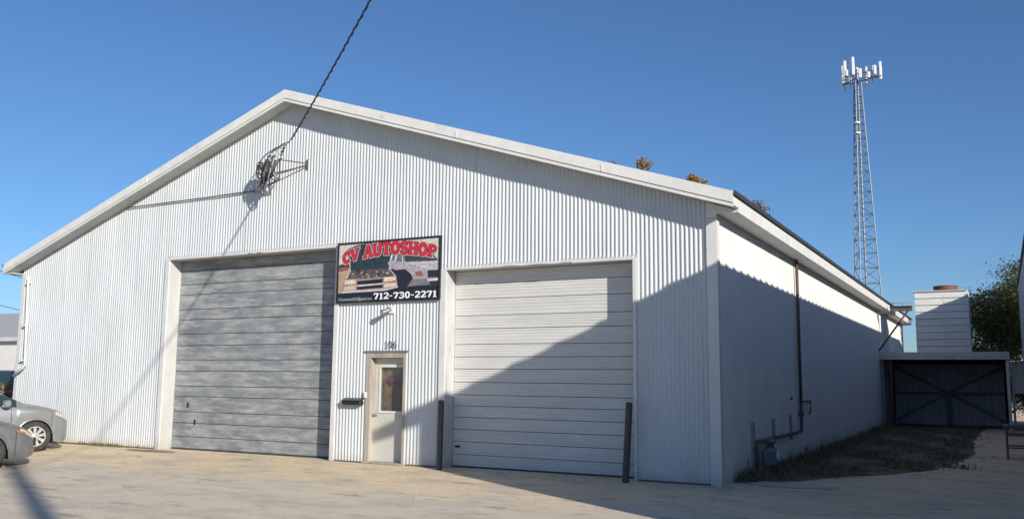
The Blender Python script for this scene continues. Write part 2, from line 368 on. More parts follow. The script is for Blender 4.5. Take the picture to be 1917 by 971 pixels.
patch('dirt_drift', '', -12.75, -.42, .75, .16, .006, m_clay, seed=5)
# ------------------------------------------------------------------ the workshop
XL, XR, LEN = -18.42, 0., 32.
RIDGE, RZ = -9.3, 7.77
EXR, EZR, EXL, EZL = .37, 4.645, -18.78, 4.45
OV = .37
def roof_z(x):
    return RZ-(RZ-EZR)/(EXR-RIDGE)*(x-RIDGE) if x > RIDGE else RZ-(RZ-EZL)/(RIDGE-EXL)*(RIDGE-x)
ws = empty('workshop_building', (-9.2, 0, 0), 'large white corrugated steel workshop with a low gable roof and two overhead doors', 'building')
D1 = (-12.93, -7.98, 4.33, .31); D2 = (-5.27, -1.47, 3.72, .30); DE = (-7.1, -6.2, 2.12, .14)
PER, AMP = .0785, .0085
def opening_z(x):
    if D1[0] < x < D1[1]: return D1[2]
    if D2[0] < x < D2[1]: return D2[2]
    if DE[0] < x < DE[1]: return DE[2]
    return .0
def wob(x, z): return .004*math.sin(x*1.9+z*.7)+.003*math.sin(x*.8-z*1.4+1)+.0022*math.sin(x*5.3+z*2.1)
# columns, split at every opening edge
edges = [XL, D1[0], D1[1], DE[0], DE[1], D2[0], D2[1], XR-.012]
mb = MB()
for e0, e1 in zip(edges[:-1], edges[1:]):
    n = max(2, int((e1-e0)/PER*8)); xs = np.linspace(e0, e1, n+1); zb = opening_z((e0+e1)/2)
    rows = 14; base = len(mb.v)
    for x in xs:
        zt = roof_z(x)-.17
        ph = 2*math.pi*x/PER; prof = AMP*math.tanh(1.8*math.sin(ph))/math.tanh(1.8)
        for j in range(rows+1):
            z = zb+(zt-zb)*j/rows; mb.v.append((x, -prof+(.0022 if int((x+40)/.864) % 2 else -.0022)*(1 if int((z+x*.02)/2.75) % 2 else -1)+wob(x, z)*(1 if .05 < z else .3)-.012, z))
    for i in range(len(xs)-1):
        for j in range(rows):
            a = base+i*(rows+1)+j; mb.f.append((a, a+rows+1, a+rows+2, a+1))
mb.build('front_wall', m_siding, ws, smooth=True, fix=False)
# backing wall with the openings, so nothing shines through
mb = MB()
for x0, x1, z0 in ((XL, D1[0]-.12, 0), (D1[0]-.12, D1[1]+.1, D1[2]+.14), (D1[1]+.1, DE[0]-.06, 0), (DE[0]-.06, DE[1]+.06, DE[2]+.06), (DE[1]+.06, D2[0]-.1, 0), (D2[0]-.1, D2[1]+.08, D2[2]+.12), (D2[1]+.08, XR-.03, 0)):
    pts = [(x0, z0), (x1, z0), (x1, roof_z(x1)-.2)]
    if x0 < RIDGE < x1: pts.append((RIDGE, RZ-.2))
    pts.append((x0, roof_z(x0)-.2)); mb.prism(pts, 1, .03, .16)
mb.build('wall_frame', m_soffit, ws)
mb = MB(); mb.add([(XR, .0, -.05), (XR, LEN, -.05), (XR, LEN, 4.45), (XR, .0, 4.45), (XR-.2, 0, -.05), (XR-.2, LEN, -.05), (XR-.2, LEN, 4.45), (XR-.2, 0, 4.45)], [(0, 1, 2, 3), (7, 6, 5, 4), (0, 3, 7, 4), (1, 5, 6, 2)])
mb.build('side_wall', m_stucco, ws)
mb = MB(); mb.box(XL-.005, XL+.15, .165, LEN, -.05, 4.4); mb.prism([(XL+.15, -.05), (XR-.2, -.05), (XR-.2, roof_z(-.2)-.2), (RIDGE, RZ-.2), (XL+.15, roof_z(XL+.15)-.2)], 1, LEN-.2, LEN)
mb.build('back_wall', m_stucco, ws)
mb = MB(); mb.box(XR-.17, XR+.012, -.045, -.002, -.01, 4.34); mb.box(XR+.0015, XR+.012, -.0018, .11, -.01, 4.395); mb.build('corner_trim', m_trim, ws)
mb = MB(); mb.box(XL-.02, XL+.12, -.045, -.03, -.01, 4.28); mb.box(XL-.02, XL-.008, -.029, .12, -.01, 4.2); mb.build('corner_trim', m_trim, ws)
# roof: two ribbed slabs
for sgn, ex, ez in ((1, EXR, EZR), (-1, EXL, EZL)):
    mb = MB(); n = 160; ysr = np.linspace(-OV+.032, LEN+.3, n+1)
    for k, y in enumerate(ysr):
        h = .0
        for (x, z) in ((RIDGE, RZ), (ex+sgn*.03, ez-.01)): mb.v += [(x, y, z+.045), (x, y, z+.006)]
    for k in range(n):
        a = 4*k; mb.f += [(a, a+4, a+6, a+2), (a+1, a+3, a+7, a+5), (a+2, a+6, a+7, a+3)]
    mb.f += [(0, 2, 3, 1), (4*n, 4*n+1, 4*n+3, 4*n+2)]
    mb.build('roof', m_roof, ws)
    # dark drip edge along the eave
    mb = MB(); mb.beam((ex+sgn*.035, -OV, ez+.02), (ex+sgn*.035, LEN+.3, ez+.02), .02, .07); mb.build('drip_edge', m_roofedge, ws)
    # rake trim: board, recessed groove and lower lip
    dz = (ez-RZ)/(ex-RIDGE); xe = ex+sgn*.0
    def line(h, x): return RZ+dz*(x-RIDGE)-h
    for nm, h0, h1, y0, y1, mt in (('rake_board', -.05, .14, -OV, -OV+.03, m_rake), ('rake_groove', .14, .158, -OV+.012, -OV+.03, m_dkmetal), ('rake_lip', .158, .21, -OV-.006, -OV+.03, m_rake)):
        mb = MB(); mb.prism([(RIDGE, line(h0, RIDGE)), (xe, line(h0, xe)), (xe, line(h1, xe)), (RIDGE, line(h1, RIDGE))], 1, y0, y1); mb.build(nm, mt, ws)
    mb = MB(); mb.prism([(RIDGE, line(.175, RIDGE)), (xe, line(.175, xe)), (xe, line(.195, xe)), (RIDGE, line(.195, RIDGE))], 1, -OV+.031, -.03); mb.build('rake_soffit', m_soffit, ws)
# boxed eave on the alley side
mb = MB(); mb.box(EXR-.03, EXR, -.06, LEN+.28, 4.40, EZR-.02); mb.build('eave_fascia', m_trim, ws)
mb = MB(); mb.box(.014, EXR-.031, -.045, LEN+.28, 4.40, 4.415); mb.build('eave_soffit', m_soffit, ws)
mb = MB(); mb.prism([(-.16, 4.345), (.012, 4.345), (.013, 4.40), (EXR-.031, 4.40), (EXR-.031, roof_z(EXR)-.2), (-.16, roof_z(-.16)-.21)], 1, -.06, -.046); mb.build('eave_return', m_rake, ws)
mb = MB(); mb.box(EXL, EXL+.03, -OV+.035, LEN, EZL-.2, EZL-.02); mb.box(EXL+.031, XL-.024, -OV+.035, LEN, EZL-.2, EZL-.18); mb.build('eave_fascia', m_trim, ws)
mb = MB(); mb.box(EXR-.03, EXR, -OV+.031, -.061, EZR-.2, EZR-.02); mb.build('rake_end_cap', m_trim, ws)
# seam covers on the rake boards
for xq in (-13.5, -4.9, -1.9):
    mb = MB(); z = roof_z(xq); mb.box(xq-.02, xq+.02, -OV-.009, -OV-.001, z-.135, z-.01); mb.build('trim_joint', m_rake, ws)
# downspout at the left corner
a = px(57, 470, 1, -.1); b_ = px(45, 688, 1, -.1); c_ = px(28, 703, 1, -.1)
mb = MB(); mb.tube([(a[0], -.1, 4.18), (b_[0]+.02, -.1, b_[2]+.08), (b_[0]-.05, -.1, b_[2]), (c_[0], -.16, c_[2])], .032, 8); mb.build('downspout', m_trim, ws, smooth=True)
for z in (4.0, 2.9, 2.0):
    mb = MB(); mb.box(a[0]-.055, a[0]+.035, -.135, -.03, z, z+.03); mb.build('downspout_strap', m_trim, ws)
# door surrounds
def surround(D, lw, rw, tw):
    x0, x1, zt, r = D
    for nm, q in (('jamb_trim', (x0-lw, x0, -.05, -.018, 0, zt+tw*.6)), ('jamb_trim', (x1, x1+rw, -.05, -.018, 0, zt+tw*.6)), ('lintel_trim', (x0+.001, x1-.001, -.048, -.016, zt, zt+tw))):
        mb = MB(); mb.box(*q); mb.build(nm, m_trim, ws)
    for q in ((x0-.1, x0-.002, -.017, r+.12, 0, zt+.1), (x1+.002, x1+.08, -.017, r+.12, 0, zt+.1), (x0-.1, x1+.08, -.015, r+.12, zt+.002, zt+.09)):
        mb = MB(); mb.box(*q); mb.build('reveal', m_reveal, ws)
surround(D1, .13, .10, .05); surround(D2, .13, .06, .05)
# overhead doors: every section a panel, joints recessed
def overhead(D, label, mt, hs, mb_back):
    x0, x1, zt, r = D
    bk = MB(); bk.box(x0-.05, x1+.05, r+.035, r+.075, .0, zt+.06); door = bk.build('overhead_door', mb_back, ws); door['label'] = label
    tot = sum(hs); z = .02; H = zt-.0-.02; k = 0
    for h in hs:
        hh = h/tot*H; mb = MB(); j = random.uniform(-.003, .003)
        if mt is m_wdoor:                       # pressed ribs along the section
            za, zb_ = z+.005, z+hh-.005; pr = [(r+.034, za), (r+j+.006, za), (r+j, za+.008)]
            for f in (.22, .42, .62, .82): zc0 = za+(zb_-za)*f; pr += [(r+j, zc0-.012), (r+j+.006, zc0-.006), (r+j+.006, zc0+.004), (r+j, zc0+.010)]
            pr += [(r+j, zb_-.008), (r+j+.006, zb_), (r+.034, zb_)]; mb.prism(pr, 0, x0+.006, x1-.006)
        else: mb.bev(x0+.006, x1-.006, r+j, r+.034, z+.005, z+hh-.005, .008)
        mb.build('panel', mt, door); z += hh; k += 1
    mb = MB(); mb.box(x0+.004, x1-.004, r-.004, r+.03, .0, .019); mb.build('bottom_seal', m_dkmetal, door)
    return door
d1 = overhead(D1, 'weathered grey overhead door with peeling paint', m_gdoor, [1.0, 1.15, .95, 1.3, .9, 1.3, .95, 1.25, 1.0, 1.25, .9, 1.3, .9, 1.25, .85], m_dkmetal)
d2 = overhead(D2, 'white overhead door half in shade', m_wdoor, [.95, 1.05, 1.0, 1.0, .95, .9, 1.05, 1.1, 1., 1.05, 1.3, 1.1, 1.4, 1.3, 1.1], m_dkmetal)
for (u, v) in ((-12.45, 1.0), (-12.2, .62)):
    mb = MB(); mb.box(u-.02, u+.02, D1[3]-.016, D1[3]-.004, v-.06, v+.06); mb.build('lock_plate', m_black, d1)
mb = MB(); mb.box(D2[0]+.06, D2[0]+.16, D2[3]-.016, D2[3]-.004, .36, .40); mb.build('lock_plate', m_black, d2)
# entrance door
x0, x1, zt, r = DE
mb = MB()
mb.box(x0-.03, x0+.075, -.03, r+.05, 0, zt+.03); ed = mb.build('entrance_door', m_frame, ws); ed['label'] = 'weathered cream entrance door with a tall window'
for q in ((x1-.03, x1+.03, -.03, r+.05, 0, zt+.03), (x0+.0755, x1-.0305, -.03, r+.05, zt-.07, zt+.03)):
    mb = MB(); mb.box(*q); mb.build('door_frame', m_frame, ed)
mb = MB(); mb.box(x0-.075, x1+.075, -.045, -.031, zt+.031, zt+.07); mb.build('drip_cap', m_galv, ed)
lx0, lx1 = x0+.08, x1-.035; wx0, wx1, wz0, wz1 = lx0+.13, lx1-.06, 1.0, 1.88
mb = MB()
for q in ((lx0, lx1, r, r+.045, .03, wz0), (lx0, wx0, r, r+.045, wz0, wz1), (wx1, lx1, r, r+.045, wz0, wz1), (lx0, lx1, r, r+.045, wz1, zt-.075)): mb.box(*q)
mb.build('door_leaf', m_leaf, ed)
for q in ((wx0-.03, wx0+.015, r-.014, r-.001, wz0-.03, wz1+.03), (wx1-.015, wx1+.03, r-.014, r-.001, wz0-.03, wz1+.03), (wx0+.0155, wx1-.0155, r-.014, r-.001, wz0-.03, wz0+.012), (wx0+.0155, wx1-.0155, r-.014, r-.001, wz1-.012, wz1+.03)):
    mb = MB(); mb.box(*q); mb.build('window_bead', m_trim, ed)
Mg = bpy.data.materials.new('door_glass'); Mg.use_nodes = True; t = Mg.node_tree; pb = t.nodes['Principled BSDF']
gl = t.nodes.new('ShaderNodeBsdfGlossy'); gl.inputs['Roughness'].default_value = .03; tr = t.nodes.new('ShaderNodeBsdfTransparent'); tr.inputs[0].default_value = (.8, .85, .85, 1)
mx = t.nodes.new('ShaderNodeMixShader'); mx.inputs[0].default_value = .13; t.links.new(tr.outputs[0], mx.inputs[1]); t.links.new(gl.outputs[0], mx.inputs[2]); t.links.new(mx.outputs[0], t.nodes['Material Output'].inputs[0])
mb = MB(); mb.box(wx0+.002, wx1-.002, r+.018, r+.024, wz0+.002, wz1-.002); mb.build('pane', Mg, ed)
m_refl = mat('painted_glass_reflection', (.62, .32, .17), .8, (.2, .17, .18), 2.2, lo=.44, hi=.56, c3=(.22, .22, .26))  # warm reflection in the door glass, painted as brown and grey blotches
mb = MB(); mb.box(x0+.08, x1-.04, r+.075, r+.085, .9, 1.98); mb.build('reflection_board', m_refl, ed)  # board added behind the pane to carry the painted reflection
m_purple = mat('purple_tube', (.30, .14, .55), .4); m_redt = mat('faded_red_print', (.55, .14, .2), .5)
bk_ = MB(); bk_.box(x0-.1, x1+.1, r+.3, r+.34, 0, zt+.1); bk_.build('inner_wall', m_dark, ed)
mb = MB(); cxn, czn = (wx0+wx1)/2+.03, 1.62
mb.tube([(cxn+.2*math.cos(a), r+.05, czn+.1*math.sin(a)) for a in np.linspace(0, 2*math.pi, 25)], .014, 6); mb.build('window_sign', m_purple, ed)
mb = MB()
for k in range(4): mb.box(cxn-.14+.075*k, cxn-.09+.075*k, r+.045, r+.055, czn-.04, czn+.04)
mb.build('window_sign_print', m_redt, ed)
mb = MB(); mb.lathe([(.03, 0), (.032, .012), (.014, .02), (.014, .045), (.028, .055), (.03, .075), (.02, .088)], (0, 0, 0), 1, 14); mb.v = [(lx0+.05+v[0], r-v[1], .93+v[2]) for v in mb.v]; mb.build('door_knob', m_galv, ed, smooth=True)
mb = MB(); mb.box(x0-.05, x1+.05, -.075, r+.05, .002, .028); mb.build('door_sill', m_frame, ed)
mb = MB(); mb.bev(x0-.045, x0+.005, -.075, -.031, 1.26, 1.38, .008); mb.build('doorbell', m_trim, ed)
# soil-splash strip / foundation sill along the front
for q in ((XL, D1[0]-.14), (D1[1]+.11, DE[0]-.08), (DE[1]+.08, D2[0]-.14), (D2[1]+.07, -.18)):
    mb = MB(); mb.box(q[0], q[1], -.028, .02, -.03, .022); mb.build('base_flashing', m_dkmetal, ws)
for x_, z_ in ((D1[0]+.2+.3, 4.30),):
    mb = MB(); p_ = [(x_+1.9+.05*k, -.03-.02*random.random(), 4.335+.005*math.sin(k)) for k in range(12)]; mb.tube(p_, .012, 5); mb.build('loose_flashing', m_galv, ws)
p_ = [(x, -.052-.008*abs(math.sin(x*7)), 3.735+.006*math.sin(x*11)) for x in np.linspace(-4.2, -2.6, 22)]
mb = MB(); mb.tube(p_, .012, 5); mb.build('loose_flashing', m_trim, ws)
# ------------------------------------------------------------------ strokes for slab-serif lettering
def arc(cx, cy, rx, ry, a0, a1, n=14): return [(cx+rx*math.cos(math.radians(a0+(a1-a0)*i/n)), cy+ry*math.sin(math.radians(a0+(a1-a0)*i/n))) for i in range(n+1)]
def ser(x, y, w=.34): return [(x-w/2, y), (x+w/2, y)]
GL = {  # glyph: (advance, [(points, width factor)])
 'C': (.82, [(arc(.42, .5, .29, .4, 42, 318), 1), ([(.68, .60), (.68, .93)], .45)]),
 'V': (.86, [([(.12, .93), (.42, .08)], 1), ([(.74, .93), (.44, .08)], .7), (ser(.13, .95), .45), (ser(.74, .95, .28), .45)]),
 'A': (.92, [([(.14, .05), (.44, .95)], .7), ([(.78, .05), (.46, .95)], 1.1), ([(.25, .34), (.66, .34)], .5), (ser(.14, .06), .45), (ser(.79, .06, .36), .45)]),
 'U': (.92, [([(.19, .95), (.19, .38)]+arc(.46, .36, .27, .28, 180, 360)+[(.73, .95)], .95), (ser(.19, .94, .38), .45), (ser(.74, .94, .32), .45)]),
 'T': (.84, [([(.42, .06), (.42, .95)], 1.15), ([(.05, .90), (.79, .90)], .6), ([(.09, .93), (.09, .68)], .4), ([(.75, .93), (.75, .68)], .4), (ser(.42, .06, .42), .45)]),
 'O': (.9, [(arc(.45, .5, .31, .4, 0, 360, 24), 1.05)]),
 'S': (.78, [(arc(.39, .70, .25, .215, 20, 270, 14)+arc(.39, .285, .26, .215, 90, -160, 14)[1:], .95), ([(.64, .7), (.64, .93)], .4), ([(.13, .28), (.13, .06)], .4)]),
 'H': (.94, [([(.2, .05), (.2, .95)], 1.05), ([(.74, .05), (.74, .95)], 1.05), ([(.2, .5), (.74, .5)], .6), (ser(.2, .06, .38), .45), (ser(.74, .06, .38), .45), (ser(.2, .94, .38), .45), (ser(.74, .94, .38), .45)]),
 'P': (.84, [([(.2, .05), (.2, .95)], 1.05), ([(.2, .9), (.45, .9)]+arc(.45, .68, .25, .22, 90, -90, 12)+[(.2, .46)], .8), (ser(.2, .06, .4), .45)]),
 ' ': (.42, []),
 '7': (.66, [([(.08, .88), (.58, .88)], .85), ([(.55, .88), (.27, .05)], 1), ([(.09, .9), (.09, .66)], .45)]),
 '1': (.52, [([(.27, .05), (.27, .95)], 1), ([(.27, .9), (.08, .78)], .6), (ser(.27, .06, .42), .5)]),
 '2': (.66, [(arc(.32, .7, .22, .22, 165, -25, 12)+[(.1, .1)], .9), ([(.08, .1), (.58, .1)], .8), ([(.57, .1), (.57, .32)], .4)]),
 '3': (.66, [(arc(.3, .71, .22, .2, 160, -90, 12)+arc(.3, .29, .25, .21, 90, -160, 12), .9)]),
 '0': (.68, [(arc(.33, .5, .21, .4, 0, 360, 22), .95)]),
 '6': (.66, [(arc(.33, .3, .21, .23, 0, 360, 18), .9), (arc(.45, .32, .33, .58, 180, 95, 8), .9)]),
 '-': (.46, [([(.08, .46), (.38, .46)], .8)]),
}
def ribbon(mb, pts, w, xf, lift):
    """flat band along a polyline, carried into 3-D by xf(u, v, lift)"""
    pts = [p for i, p in enumerate(pts) if i == 0 or np.linalg.norm(np.array(p)-np.array(pts[i-1])) > 1e-5]
    P = [np.array(p, float) for p in pts]; closed = np.linalg.norm(P[0]-P[-1]) < 1e-6
    n = len(P); A = []; B = []
    for i in range(n):
        d0 = P[i]-P[i-1] if i > 0 else (P[0]-P[-2] if closed else P[1]-P[0])
        d1 = P[(i+1) % n]-P[i] if i < n-1 else (P[1]-P[0] if closed else P[-1]-P[-2])
        d0 = d0/np.linalg.norm(d0); d1 = d1/np.linalg.norm(d1); t = d0+d1; t /= np.linalg.norm(t)+1e-9
        nn = np.array([-t[1], t[0]]); k = 1/max(.45, nn @ np.array([-d0[1], d0[0]]))
        A.append(P[i]+nn*w/2*k); B.append(P[i]-nn*w/2*k)
    vs = [xf(*a, lift) for a in A]+[xf(*b, lift) for b in B]
    mb.add(vs, [(n+i, n+i+1, i+1, i) for i in range(n-1)])
def lettering(mb, text, sw, xf_of, lift0, grow=0.):
    x = 0; k = 0
    for ch in text:
        adv, st = GL[ch]
        for pts, wf in st:
            pp = pts
            if grow and len(pts) >= 2 and np.linalg.norm(np.array(pts[0])-np.array(pts[-1])) > 1e-6:
                P = [np.array(q, float) for q in pts]; d = P[0]-P[1]; P[0] = P[0]+d/np.linalg.norm(d)*grow/2; d = P[-1]-P[-2]; P[-1] = P[-1]+d/np.linalg.norm(d)*grow/2; pp = P
            ribbon(mb, [(x+a, b) for a, b in pp], sw*wf+grow, xf_of, lift0+k*.00006); k += 1
        x += adv
    return x
def text_len(t): return sum(GL[c][0] for c in t)
# ------------------------------------------------------------------ the shop sign
SX0, SX1, SZ0, SZ1 = -7.91, -5.385, 3.16, 4.40; SW, SH = SX1-SX0, SZ1-SZ0; SY = -.075
sg = empty('shop_sign', (SX0, SY, SZ0), 'printed car repair shop sign with red arched lettering and a phone number above the entrance', 'sign')
mb = MB(); mb.box(SX0+.02, SX1-.02, SY, SY+.04, SZ0+.02, SZ1-.02)
def vcmat(name, rough=.45):
    M = bpy.data.materials.new(name); M.use_nodes = True; t = M.node_tree; a = t.nodes.new('ShaderNodeVertexColor'); a.layer_name = 'print'
    n = t.nodes.new('ShaderNodeTexNoise'); n.inputs['Scale'].default_value = 14; n.inputs['Detail'].default_value = 6; tc = t.nodes.new('ShaderNodeTexCoord'); t.links.new(tc.outputs['Object'], n.inputs['Vector'])
    x = t.nodes.new('ShaderNodeMix'); x.data_type = 'RGBA'; x.blend_type = 'MULTIPLY'; mr = t.nodes.new('ShaderNodeMapRange'); mr.inputs[1].default_value = .3; mr.inputs[2].default_value = .7; mr.inputs[3].default_value = .72; mr.inputs[4].default_value = 1.15
    t.links.new(n.outputs['Fac'], mr.inputs[0]); x.inputs[0].default_value = 1; t.links.new(a.outputs[0], x.inputs[6]); t.links.new(mr.outputs[0], x.inputs[7])
    t.links.new(x.outputs[2], t.nodes['Principled BSDF'].inputs['Base Color']); t.nodes['Principled BSDF'].inputs['Roughness'].default_value = rough; return M
m_print = vcmat('printed_vinyl')
mb.build('panel', m_black, sg)
for q in ((SX0, SX1, SY-.018, SY+.045, SZ1-.035, SZ1), (SX0, SX1, SY-.018, SY+.045, SZ0, SZ0+.03), (SX0, SX0+.035, SY-.018, SY+.045, SZ0+.0301, SZ1-.0351), (SX1-.035, SX1, SY-.018, SY+.045, SZ0+.0301, SZ1-.0351)):
    mb = MB(); mb.box(*q); mb.build('frame', m_sign_frame, sg)
def s2l(c): return tuple(((v/255)/12.92 if v <= 10 else ((v/255+.055)/1.055)**2.4) for v in c)
def zuv(x, y):
    """position on the sign of a point read off the enlarged photograph"""
    u = (x-45-(y-180)*-.028)/1240.; u = (x-(55-(y-180)*.0282))/(1236.); top = 180-110*(x-55)/1235; bot = 890-50*(x-35)/1240
    return u*SW, (1-(y-top)/(bot-top))*SH
pic = MB(); cols = []
def shp(col, pts, k=[0]):
    k[0] += 1; L = .0008+k[0]*.00004; vs = []
    for x, y in pts:
        u, v = zuv(x, y); vs.append((SX0+min(max(u, .036), SW-.036), SY-L, SZ0+min(max(v, .031), SH-.036)))
    pic.add(vs, [tuple(range(len(pts)))]); cols.append(s2l(col))
shp((208, 200, 188), [(55, 180), (1290, 70), (1275, 840), (35, 890)])
shp((196, 186, 172), [(60, 440), (700, 400), (700, 700), (50, 780)])
shp((70, 66, 62), [(66, 440), (110, 425), (150, 440), (195, 420), (200, 480), (66, 490)])
shp((150, 92, 84), [(64, 475), (180, 458), (185, 500), (64, 520)])
shp((176, 150, 122), [(60, 525), (190, 500), (150, 600), (110, 760), (50, 780)])
shp((34, 40, 50), [(45, 775), (560, 735), (800, 690), (1280, 660), (1278, 842), (35, 890)])
shp((44, 44, 56), [(690, 480), (960, 430), (1010, 690), (720, 740)])
shp((46, 60, 70), [(160, 255), (300, 195), (470, 160), (690, 140), (735, 300), (695, 385), (680, 480), (215, 510), (205, 380)])
shp((36, 70, 72), [(225, 400), (660, 360), (665, 380), (228, 430)])
shp((88, 80, 84), [(205, 500), (680, 470), (765, 560), (640, 590), (150, 610)])
for k in range(70):
    a = random.uniform(215, 690); b_ = random.uniform(492, 580); w = random.uniform(8, 38); h = random.uniform(4, 18)
    c = random.choice([(150, 140, 132), (60, 56, 62), (40, 40, 46), (176, 166, 154), (108, 92, 86)]); shp(c, [(a, b_), (a+w, b_-4), (a+w*.9, b_+h), (a+4, b_+h)])
shp((190, 180, 172), [(150, 598), (160, 590), (215, 500), (222, 505), (170, 600)])
shp((188, 178, 170), [(680, 470), (690, 468), (772, 560), (790, 690), (775, 694), (760, 570)])
shp((150, 136, 128), [(135, 605), (640, 575), (770, 560), (792, 690), (640, 730), (110, 770)])
shp((228, 200, 168), [(140, 618), (282, 606), (285, 655), (140, 668)]); shp((228, 200, 168), [(625, 580), (762, 566), (770, 612), (628, 630)])
shp((206, 186, 170), [(135, 690), (280, 676), (280, 722), (130, 735)]); shp((214, 196, 184), [(625, 655), (775, 640), (782, 680), (628, 702)])
shp((36, 34, 42), [(296, 628), (612, 596), (612, 646), (296, 672)]); shp((42, 38, 44), [(296, 695), (612, 664), (612, 702), (296, 728)])
shp((206, 200, 200), [(290, 672), (616, 646), (616, 660), (290, 692)])
shp((196, 188, 186), [(110, 745), (630, 715), (795, 680), (797, 698), (640, 738), (105, 772)])
shp((108, 112, 120), [(700, 310), (860, 280), (870, 400), (690, 410)])
shp((62, 72, 78), [(860, 300), (1060, 285), (1200, 295), (1262, 372), (880, 392)]); shp((150, 176, 176), [(1090, 300), (1180, 300), (1225, 350), (1130, 340)])
shp((225, 222, 220), [(728, 270), (742, 268), (712, 385), (694, 390)]); shp((225, 222, 220), [(775, 290), (790, 285), (765, 395), (748, 396)]); shp((190, 188, 190), [(842, 290), (856, 288), (856, 400), (842, 402)])
shp((166, 160, 170), [(668, 400), (730, 380), (880, 400), (1262, 372), (1266, 620), (1140, 640), (980, 630), (950, 540), (880, 480), (760, 490), (690, 450)])
shp((196, 190, 194), [(890, 408), (1262, 378), (1262, 470), (1130, 480), (1000, 440)])
shp((40, 40, 50), [(765, 505), (860, 478), (930, 520), (965, 640), (900, 690), (790, 690)])
shp((150, 96, 90), [(990, 510), (1075, 500), (1090, 560), (1005, 565)]); shp((46, 44, 58), [(1138, 495), (1264, 485), (1266, 575), (1140, 580)])
shp((124, 118, 120), [(960, 600), (1140, 590), (1266, 580), (1268, 660), (1090, 670), (900, 690)]); shp((208, 206, 206), [(1130, 596), (1268, 585), (1268, 612), (1135, 622)])
shp((52, 50, 56), [(1160, 625), (1268, 618), (1268, 680), (1165, 690)])
for k in range(60):                        # scuffs and reflections of the photographic print
    a = random.uniform(880, 1240); b_ = random.uniform(400, 470); w = random.uniform(20, 90); c = random.choice([(178, 172, 178), (152, 146, 154), (206, 200, 200), (168, 160, 168)])
    shp(c, [(a, b_), (min(a+w, 1262), b_-w*.07), (min(a+w, 1262), b_-w*.07+3), (a, b_+4)])
for k in range(40):
    a = random.uniform(230, 640); b_ = random.uniform(300, 440); w = random.uniform(10, 60); c = random.choice([(58, 74, 82), (40, 50, 58), (52, 66, 70), (70, 84, 90)])
    shp(c, [(a, b_), (a+w, b_-w*.08), (a+w, b_-w*.08+4), (a, b_+5)])
po = pic.build('printed_picture', m_print, sg, fix=False)
ca = po.data.color_attributes.new('print', 'FLOAT_COLOR', 'CORNER'); i = 0
for f, c in zip(po.data.polygons, cols):
    for _ in range(f.loop_total): ca.data[i].color = (*c, 1); i += 1
m_tred = mat('red_print', s2l((196, 44, 60)), .45); m_tpale = mat('pale_outline_print', s2l((206, 176, 178)), .45); m_tdark = mat('dark_outline_print', s2l((96, 24, 34)), .45); m_twhite = mat('white_print', (.85, .85, .85), .45); m_tgrey = mat('grey_print', (.42, .44, .46), .45)
T1 = 'CV AUTOSHOP'; L1 = text_len(T1); U0, U1 = .15, 2.43
def arch(u, v, lift):
    t = u/L1; s = (U1-U0)/L1; hgt = .235*(1.0+.12*math.sin(math.pi*min(max(t, 0), 1)))
    base = .775+.165*math.sin(math.pi*(min(max(t, -.05), 1.05)*.88+.06))+.02*t-.012
    sl = .165*math.pi*.88*math.cos(math.pi*(t*.88+.06))/(U1-U0)      # letters lean with the arch
    return (SX0+U0+u*s-sl*v*hgt*.5, SY-lift, SZ0+base+v*hgt)
for nm, mt, lift, grow in (('letter_outline', m_tpale, .0095, .20), ('letter_shadow', m_tdark, .0125, .085), ('letter', m_tred, .0155, 0)):
    x_ = 0
    for k, ch in enumerate(T1):
        if ch != ' ':
            mb = MB(); lettering(mb, ch, .235, lambda u, v, l, x_=x_: arch(u+x_, v, l), lift+k*.0003*.5, grow); mb.build(nm, mt, sg, fix=False)
        x_ += GL[ch][0]
T2 = '712-730-2271'; L2 = text_len(T2)
mb = MB(); lettering(mb, T2, .2, lambda u, v, l: (SX0+.945+u*1.52/L2, SY-l, SZ0+.045+v*.135), .0095); mb.build('phone_number', m_twhite, sg, fix=False)
tcv = bpy.data.curves.new('email', 'FONT'); tcv.body = 'CVautoshop2022@gmail.com'; tcv.size = .085; tcv.offset = .001
to = bpy.data.objects.new('email', tcv); COL.objects.link(to); bpy.context.view_layer.update()
me = bpy.data.meshes.new_from_object(to.evaluated_get(bpy.context.evaluated_depsgraph_get())); bpy.data.objects.remove(to)
xm = max(v.co.x for v in me.vertices); s_ = .85/xm
for v in me.vertices: v.co = (.055+v.co.x*s_, -.0095, .045+v.co.y*s_*1.15)
me.materials.clear(); me.materials.append(m_tgrey); eo = bpy.data.objects.new('email_line', me); COL.objects.link(eo); eo.parent = sg
# house number over the door
nz = MB(); q0 = px(722, 652, 1, -.03); lettering(nz, '106', .115, lambda u, v, l: (q0[0]-.03+u*.165, -.036-l, q0[2]+v*.15), .0)
o = nz.build('house_number', m_black, ws, fix=False); o['label'] = 'black house number 106'
# mailbox
a = px(643, 745, 1, -.1); b_ = px(677, 758, 1, -.1)
mbx = empty('mailbox', (a[0], -.13, b_[2]), 'black wall mailbox beside the entrance door', 'mailbox')
mb = MB(); mb.bev(a[0], b_[0], -.15, -.03, b_[2], a[2]-.035, .012); mb.build('box', m_black, mbx)
mb = MB(); mb.prism([(-.165, a[2]-.045), (-.165, a[2]-.033), (-.03, a[2]+.012), (-.03, a[2]-.002)], 0, a[0]-.008, b_[0]+.008); mb.build('lid', m_black, mbx)
